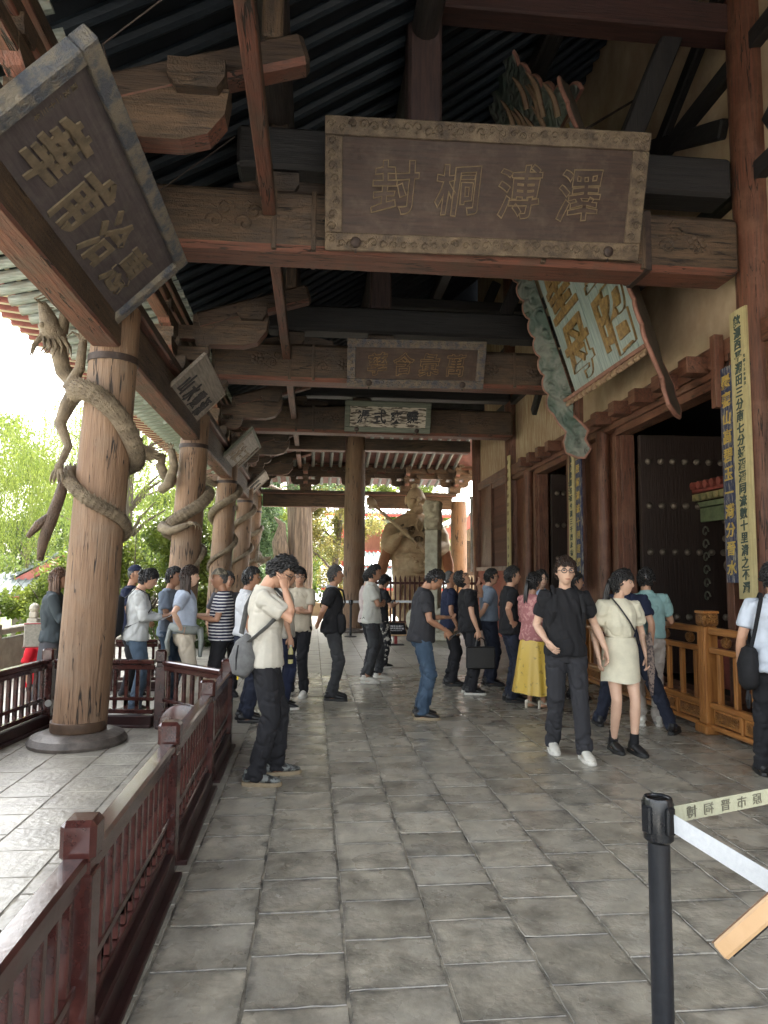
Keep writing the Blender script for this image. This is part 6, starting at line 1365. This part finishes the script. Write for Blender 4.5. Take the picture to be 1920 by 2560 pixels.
def willow(x, y, h, w, seed, label, n=420, m=None):
    g = empty('willow_tree', (x,y,-1.2), label=label, cat='tree', group='willow trees in the courtyard')
    mb = MB(); ends = limbs(mb, (0,0,0), (.3,.2,h*.72), .32, 16, w*.55, seed); mb.build('trunk', barkm, g, smooth=True)
    rg = np.random.default_rng(seed); Pn = []; D = []
    for k in range(n):
        a = rg.random()*6.28; r = w*math.sqrt(rg.random()); top = h*(1-.22*(r/w)**2)*(.86+.14*rg.random()); L = min(top-.8, h*rg.uniform(.25,.62)*(.5+.5*r/w)); m_ = int(L/.07)
        t = np.arange(m_)/m_; ph = rg.random()*6
        px = r*math.cos(a)*(1+.10*np.sqrt(t))+.10*np.sin(t*4+ph); py = r*math.sin(a)*(1+.10*np.sqrt(t))+.1*np.cos(t*3+ph); pz = top-L*t+.25*np.sin(np.minimum(t*8,3.1))
        Pn.append(np.stack([px,py,pz],1)); 
    Pn = np.vstack(Pn); k = len(Pn); D = rg.normal(size=(k,3))*.35+np.array([0,0,-1]); D /= np.linalg.norm(D,axis=1)[:,None]
    Wd = np.cross(D, rg.normal(size=(k,3))); Wd /= np.linalg.norm(Wd,axis=1)[:,None]
    quads(Pn+rg.normal(size=(k,3))*.035, D*.085, Wd*.014, 'crown', m or leafm('willow', (.15,.18,.035), (.08,.115,.02), .5), g)
    return g
willow(-15.5, 27, 10.8, 5.2, 1, 'tall weeping willow on the left beyond the big dragon column', 620)
willow(-8.2, 31, 11.4, 4.6, 2, 'weeping willow seen between the first and second dragon columns', 560)
willow(-24, 36, 13, 6, 3, 'large weeping willow farther back at the left edge', 480)
willow(-13, 42, 13.5, 6, 4, 'tall pale willow far behind the others', 620)
willow(-19, 30, 11.2, 5.0, 9, 'drooping willow at the left edge between two others', 560)
def bush(x, y, r, h, seed, label, m, n=5000, sz=.06, name='shrub', z0=-1.2, cat='bush'):
    g = empty(name, (x,y,z0), label=label, cat=cat); rnd = random.Random(seed); mb = MB()
    for k in range(9):
        a = rnd.uniform(0,6.28); mb.tube([(0,0,0),(math.cos(a)*r*.3,math.sin(a)*r*.3,h*.4),(math.cos(a)*r*.7,math.sin(a)*r*.7,h*rnd.uniform(.6,.9))],[.05,.03,.008],6)
    mb.build('stem', barkm, g, smooth=True)
    cs = [(rnd.uniform(-r,r)*.75, rnd.uniform(-r,r)*.75, rnd.uniform(.18,.88)*h) for _ in range(26)]; rs = [(r*.32*rnd.uniform(.6,1.2),)*2+(h*.14*rnd.uniform(.6,1.3),) for _ in cs]
    quads(*cloud(cs, rs, n, sz), 'foliage', m, g); return g
yg = leafm('yellow_green', (.14,.17,.028), (.07,.10,.018), .5); mg = leafm('mid_green', (.085,.12,.03), (.04,.065,.015)); dg_ = leafm('blue_green', (.10,.15,.065), (.045,.08,.035)); sun_gold = leafm('golden', (.24,.20,.06), (.11,.12,.035), .5)  # the golden leaf colour has the warm backlit sun glow painted in
bush(-5.2, 21, 2.4, 4.5, 5, 'bright yellow-green shrub behind the woman with the paper', yg, 22000, .075)
bush(-7.8, 24, 2.4, 3.2, 55, 'second yellow-green shrub behind the big dragon column', yg, 16000, .075)
bush(-8.4, 13.4, 1.4, 2.5, 6, 'dense green arborvitae bush at the left edge', mg, 16000, .05)
bush(-6.2, 12.6, 1.4, 2.1, 7, 'green conifer bush below the bare twiggy shrub', mg, 14000, .045)
bush(-10.6, 17, 1.6, 3.2, 8, 'tall soft green bush at the left edge', yg, 14000, .06)
bush(-2.8, 15.5, .9, 1.9, 81, 'low green shrub beyond the terrace behind the second column', mg, 6000, .05)
bush(-5.6, 29.5, 1.6, 2.6, 82, 'round green shrub by the far terrace corner', yg, 8000, .06)
# bare twiggy shrub
g = empty('bare_shrub', (-8.3,17.6,-1.2), label='leafless pale twiggy shrub in front of the distant red-fasciaed roof', cat='bush'); mb = MB(); rnd = random.Random(3)
def twig(p0, d, L, r, dep):
    p1 = p0+d*L; mb.tube([p0, p0.lerp(p1,.5)+Vector((rnd.uniform(-1,1),rnd.uniform(-1,1),rnd.uniform(-1,1)))*L*.1, p1], [r, r*.8, r*.55], 4)
    if dep: 
        for _ in range(3 if dep > 1 else 4): twig(p1, (d+Vector((rnd.uniform(-1,1),rnd.uniform(-1,1),rnd.uniform(-.3,.7)))*.9).normalized(), L*.68, r*.55, dep-1)
for k in range(4): twig(Vector((0,0,0)), Vector((rnd.uniform(-.5,.5),rnd.uniform(-.5,.5),1)).normalized(), 1.1, .05, 4)
mb.build('branches', M('pale_twig', (.46,.38,.30), (.32,.24,.18), sc=6, rough=.8), g)
# bare branch tips against the sky on the left
g = empty('bare_tree', (-12.5,17,-1.2), label='bare branching tree tips against the white sky at the left edge', cat='tree'); mb = MB(); rnd = random.Random(12)
mb.tube([(0,0,0),(.1,0,3),(-.1,.1,5)],[.22,.16,.10],8)
for k in range(5): twig(Vector((-.1,.1,5)), Vector((rnd.uniform(.0,.9),rnd.uniform(-.5,.5),.8)).normalized(), 1.5, .06, 3)
mb.build('branches', barkm, g)
# old cypress and the trees behind it
cy_ = empty('cypress_tree', (-.78,32,-1.2), label='huge old cypress trunk with deeply furrowed bark beyond the far end of the porch', cat='tree')
mb = MB(); vs = []; fs = []; n = 60; k = 26
for i in range(k+1):
    t = i/k; z = 13*t; r = .53-.12*t+.35*math.exp(-t*18)
    for j in range(n):
        a = 2*math.pi*j/n; rr = r*(1+.13*abs(math.sin(a*6+z*.18))+.08*abs(math.sin(a*11+z*.3))+.03*math.sin(a*2+z)); vs.append((rr*math.cos(a)+.25*t+.12*math.sin(z*.5), rr*math.sin(a), z))
for i in range(k):
    for j in range(n): fs.append((i*n+j, i*n+(j+1)%n, (i+1)*n+(j+1)%n, (i+1)*n+j))
mb.add(vs, fs); mb.tube([(-.5,-.4,3.0),(-.72,-.55,4.2),(-.62,-.5,5.0),(-.95,-.6,5.3)],[.38,.34,.16,.04],12); mb.tube([(-.45,-.2,0),(-.62,-.4,1.5),(-.55,-.45,3.4)],[.5,.42,.3],12)
for q in range(12):
    a = q*2.4; z = 5.5+q*.55; mb.tube([(.2,0,z),(math.cos(a)*1.6,math.sin(a)*1.4,z+.8),(math.cos(a)*3.1,math.sin(a)*2.6,z+1.0)],[.20,.10,.03],7)
mb.build('trunk', M('furrowed_bark', (.22,.16,.11), (.07,.05,.038), sc=3, st=(6,6,.35), rough=.85, bump=1, det=9), cy_, smooth=True, sharp=0)
cs = [(math.cos(q*2.4)*random.uniform(1.5,3.6), math.sin(q*2.4)*random.uniform(1,3), 6.2+q*.28) for q in range(26)]
quads(*cloud(cs, [(1.0,.9,.6)]*26, 14000, .07), 'crown', dg_, cy_)
def tree(x, y, h, w, seed, label, m, n, sz=.09, low=.12, nb=14, group='trees beyond the far end of the porch', r=.22):
    g = empty('leafy_tree', (x,y,-1.2), label=label, cat='tree', group=group); mb = MB(); ends = limbs(mb, (0,0,0), (random.uniform(-.4,.4),0,h*.9), r, nb, w*.8, seed); mb.build('trunk', barkm, g, smooth=True)
    rnd = random.Random(seed); cs = [tuple(e) for e in ends]+[(rnd.gauss(0,w*.42), rnd.gauss(0,w*.42), h*rnd.uniform(low,1.0)) for _ in range(34)]
    rs = [(w*rnd.uniform(.16,.34),)*2+(h*rnd.uniform(.05,.10),) for _ in cs]
    quads(*cloud(cs, rs, n, sz, .3), 'crown', m, g); return g
tree(-3.0, 36, 9, 2.4, 21, 'blue-green juniper left of the huge cypress trunk', dg_, 24000, .07)
tree(1.1, 37, 9.5, 2.2, 22, 'golden sunlit tree between the cypress and the round column', sun_gold, 26000, .065)
tree(-5.6, 40, 10.5, 3.0, 23, 'mid-green tree farther left of the cypress', mg, 18000, .09)
tree(3.2, 60, 14, 4.5, 24, 'bright green tree rising behind the guardian statue', yg, 22000, .11)
tree(9.5, 58, 14.5, 5, 25, 'sunlit green tree over the roofs to the right of the statue', yg, 22000, .11)
tree(15, 50, 13, 4.5, 26, 'green tree at the far right behind the brick hall', mg, 12000, .11)
tree(-20, 52, 12, 6, 27, 'wide green tree far behind the willows', mg, 16000, .13)
tree(-30, 45, 13, 7, 28, 'broad green tree at the far left', mg, 14000, .14)
tree(-2, 62, 13, 6, 29, 'soft green tree far behind the cypress', yg, 16000, .13)
cs = [(random.uniform(-70,60), random.uniform(66,80), random.uniform(0,9)) for _ in range(240)]
quads(*cloud(cs, [(3.5,2.5,2.2)]*240, 60000, .30, .2), 'far_trees', mg, None, kind='stuff')
cs = [(random.uniform(-60,-34), random.uniform(0,60), random.uniform(0,8)) for _ in range(120)]
quads(*cloud(cs, [(2.5,3.5,2.2)]*120, 30000, .30, .2), 'far_trees', mg, None, kind='stuff')
# hedge and lawn patches
MB().box((-12,30,-1.19),(14,44,.02)).build('lawn', M('lawn_green',(.10,.15,.03),(.05,.09,.02),sc=3,rough=.9), kind='structure')
# stone balustrade on the terrace edge
SB = empty('stone_balustrade', (0,0,0), label='pale carved stone balustrade along the open edge of the terrace', cat='balustrade')
pm = MB().box((0,0,.42),(.17,.17,.84),None,.012).box((0,0,.90),(.13,.13,.12),None,.02).lathe([(.06,.95),(.085,1.0),(.07,1.06),(.02,1.1)],(0,0,0),12).mesh('post', stonep)
ph_ = MB().box((0,0,.36),(.10,1.32,.50),None,.02).box((0,0,.72),(.13,1.33,.10),None,.02).mesh('panel', stonep)
for i in range(16):
    link('post', pm, SB, (-4.72, 3.6+1.5*i, -.02))
    if i < 15 and i != 7: link('panel', ph_, SB, (-4.72, 4.35+1.5*i, -.02))
SB2 = empty('stone_balustrade', (0,0,0), label='pale stone balustrade of the fish pond bridge beyond the terrace', cat='balustrade')
for i in range(7):
    link('post', pm, SB2, (-5.6-1.5*i, 9.0, -1.0)); 
    if i < 6: link('panel', ph_, SB2, (-6.35-1.5*i, 9.0, -1.0), math.pi/2)
RF = empty('red_picket_fence', (0,0,0), label='bright red spiked picket fence in front of the green bushes', cat='fence')
rfm = M('orange_red_paint', (.42,.055,.035), (.34,.045,.03), sc=5, rough=.6)
pk2 = MB().box((0,0,.5),(.04,.03,1.0)).lathe([(.025,1.0),(.035,1.03),(.02,1.06),(.035,1.09),(.02,1.12),(.03,1.15),(.0,1.22)],(0,0,0),8).mesh('picket', rfm)
for i in range(30): link('picket', pk2, RF, (-3.9-.16*i, 12+.02*i, -.95))
for z in (-.75,.0): MB().bar((-3.8,12.03,z),(-8.8,12.6,z),.05,.06).build('rail', rfm, RF)
for i in range(3): MB().box((-4.85-1.9*i,12.0,-.35),(.16,.16,1.3),None,.01).box((-4.85-1.9*i,12.0,.36),(.12,.12,.14),None,.02).build('post', rfm, RF)
# low wall at the far end of the terrace
EW = MB().box((.4,27.6,.24),(5.4,.25,.52),None,.02).build('low_wall', M('ochre_wall',(.34,.25,.15),(.25,.18,.11),sc=3,rough=.85), label='low ochre parapet wall at the far end of the porch terrace', cat='wall')
# tile roofed buildings
tileg = M('glazed_grey_tile', (.22,.25,.24), (.10,.12,.12), sc=4, rough=.5); tileb = M('blue_green_tile', (.20,.30,.28), (.12,.17,.16), sc=4, rough=.4); redl = M('pavilion_red', (.42,.07,.045), (.32,.05,.035), sc=4, rough=.6)
def roof(g, c, L, D, z0, z1, m, ax='x', n=None, eave=True):
    """tiled slope: ridge tubes running down the slope; c centre of eave line; L along axis"""
    n = n or int(L/.26); T_ = (lambda a, b, z: (c[0]+a, c[1]+b, z)) if ax == 'x' else (lambda a, b, z: (c[0]+b, c[1]+a, z))
    MB().add([T_(-L/2,0,z0),T_(L/2,0,z0),T_(L/2,D,z1),T_(-L/2,D,z1),T_(-L/2,0,z0-.1),T_(L/2,0,z0-.1),T_(L/2,D,z1-.1),T_(-L/2,D,z1-.1)], [(0,1,2,3),(7,6,5,4),(0,4,5,1),(2,6,7,3),(1,5,6,2),(3,7,4,0)]).build('roof_slope', m, g)
    tm = MB().tube([T_(0,0,z0+.03),T_(0,D*.5,(z0+z1)/2-.04),T_(0,D,z1+.03)], .065, 6).mesh('roof_tile_row', m, True)
    for i in range(n):
        a = -L/2+L*(i+.5)/n; link('roof_tile_row', tm, g, (a,0,0) if ax == 'x' else (0,a,0))
    if eave: MB().bar(T_(-L/2,.05,z0-.16),T_(L/2,.05,z0-.16),.12,.14).build('eave_board', redl, g)
PV = empty('pavilion', (0,0,0), label='red-columned two-tier pavilion with blue-green tiled roofs seen left of the statue', cat='pavilion')
roof(PV, (5.0,41,0), 9, 2.6, .9, 2.1, tileg); roof(PV, (5.6,43.4,0), 7.4, 1.6, 2.2, 3.0, tileb)
for i in range(6): MB().tube([(1.9+1.3*i,45.5,2.0),(1.9+1.3*i,45.5,5.4)],.13,12).build('column', redl, PV, smooth=True)
for i in range(5): bx('wall_panel',(2.55+1.3*i,46.2,3.6),(1.1,.1,2.6), wood('pavilion_panel',(.26,.12,.08),(.18,.08,.05),'z'), PV)
bx('balcony_beam',(5.2,45.4,3.1),(7.6,.14,.14),redl,PV); bx('eave_beam',(5.2,45.4,5.0),(8.2,.2,.35),M('pavilion_paint',(.36,.30,.18),(.2,.24,.2),sc=3),PV)
roof(PV, (5.4,44.0,0), 9.4, 3.0, 5.5, 6.9, tileg)
rfp = MB().bar((0,44.0,5.42),(0,46.2,5.75),.09,.09).mesh('rafter', M('pavilion_paint',(.36,.30,.18),(.2,.24,.2),sc=3))
for i in range(26): link('rafter', rfp, PV, (1.0+.35*i,0,0))
bx('lower_wall',(5.2,43.6,-.2),(8,.2,2.4),M('ochre_wall',(.34,.25,.15),(.25,.18,.11),sc=3,rough=.85),PV)
for i in range(4): MB().tube([(1.3,41-.4*i,1.1-.3*i),(1.0,40.8-.4*i,1.5-.3*i),(1.3,40.7-.4*i,1.7-.3*i)],[.14,.10,.03],6).build('ridge_ornament', tileg, PV, smooth=True)
BH = empty('brick_hall', (0,0,0), label='brick side hall with pink-red gable fascia right of the statue', cat='building')
brk = M('brick_wall', (.46,.33,.22), (.34,.24,.16), sc=5, rough=.9); bx('wall',(8.4,31,1.4),(2.9,7,5.2),brk,BH,ch=0)
bk = MB().box((0,0,0),(.25,.02,.062)).mesh('brick', M('brick_face',(.50,.30,.20),(.36,.22,.15),sc=3,rough=.9,rand=.25))
for r_ in range(46):
    for c_ in range(6): link('brick', bk, BH, (7.08+.265*c_+(.13 if r_%2 else 0), 27.49, .1+.075*r_))
bx('timber_front',(6.6,28.2,2.4),(.7,.3,1.2),wood('dark_side_timber',(.10,.08,.06),(.04,.035,.03),'x'),BH); bx('pale_beam',(6.3,27.9,1.75),(1.6,.2,.3),plain('x'),BH)
for i in range(5): bx('window_post',(5.9+.28*i,28.0,2.4),(.08,.08,1.1),MATS['dark_side_timber_x'],BH)
MB().prism([(-3.4,0),(0,1.9),(0,2.35),(-3.6,.4)],.12,Matrix.Translation((8.2,27.3,2.7))).build('gable_fascia', M('faded_pink_fascia',(.50,.17,.15),(.40,.12,.11),sc=3,rough=.7), BH)
MB().add([(4.6,27.2,3.1),(8.2,27.2,5.1),(8.2,34,5.1),(4.6,34,3.1),(4.6,27.2,3.2),(8.2,27.2,5.2),(8.2,34,5.2),(4.6,34,3.2)], [(3,2,1,0),(4,5,6,7),(0,1,5,4),(1,2,6,5),(2,3,7,6),(3,0,4,7)]).build('roof_slope', tileg, BH)
for i in range(14): MB().ell((4.7+.26*i,27.15,3.24+.144*i),(.10,.10,.08),8,6).build('end_tile', M('white_tile_end',(.5,.5,.46),(.35,.35,.33),sc=4), BH, smooth=True)
LH = empty('garden_hall', (0,0,0), label='low hall with red gable fascia and grey tiles among the willows', cat='building')
bx('wall',(-10.0,32.5,-.2),(5,3,2.4),M('dim_wall',(.24,.19,.15),(.16,.13,.10),sc=3),LH,ch=0)
for s_ in (-1,1): MB().bar((-9.8,30.7,2.5),(-9.8+s_*3.2,30.7,.75),.12,.34).build('gable_fascia', MATS['faded_pink_fascia'], LH)
for s_ in (-1,1): MB().add([(-9.8,30.6,2.75),(-9.8+s_*3.4,30.6,.9),(-9.8+s_*3.4,35,.9),(-9.8,35,2.75)],[(0,1,2,3)]).build('roof_slope', tileg, LH)
for i in range(14): MB().bar((-9.8-.24*i,30.6,2.85-.131*i),(-9.8-.24*i,34.8,2.85-.131*i),.12,.12).build('roof_tile_row', tileg, LH)
roof(LH, (-13.2,29.5,0), 3.4, 1.6, .7, 1.5, tileg)
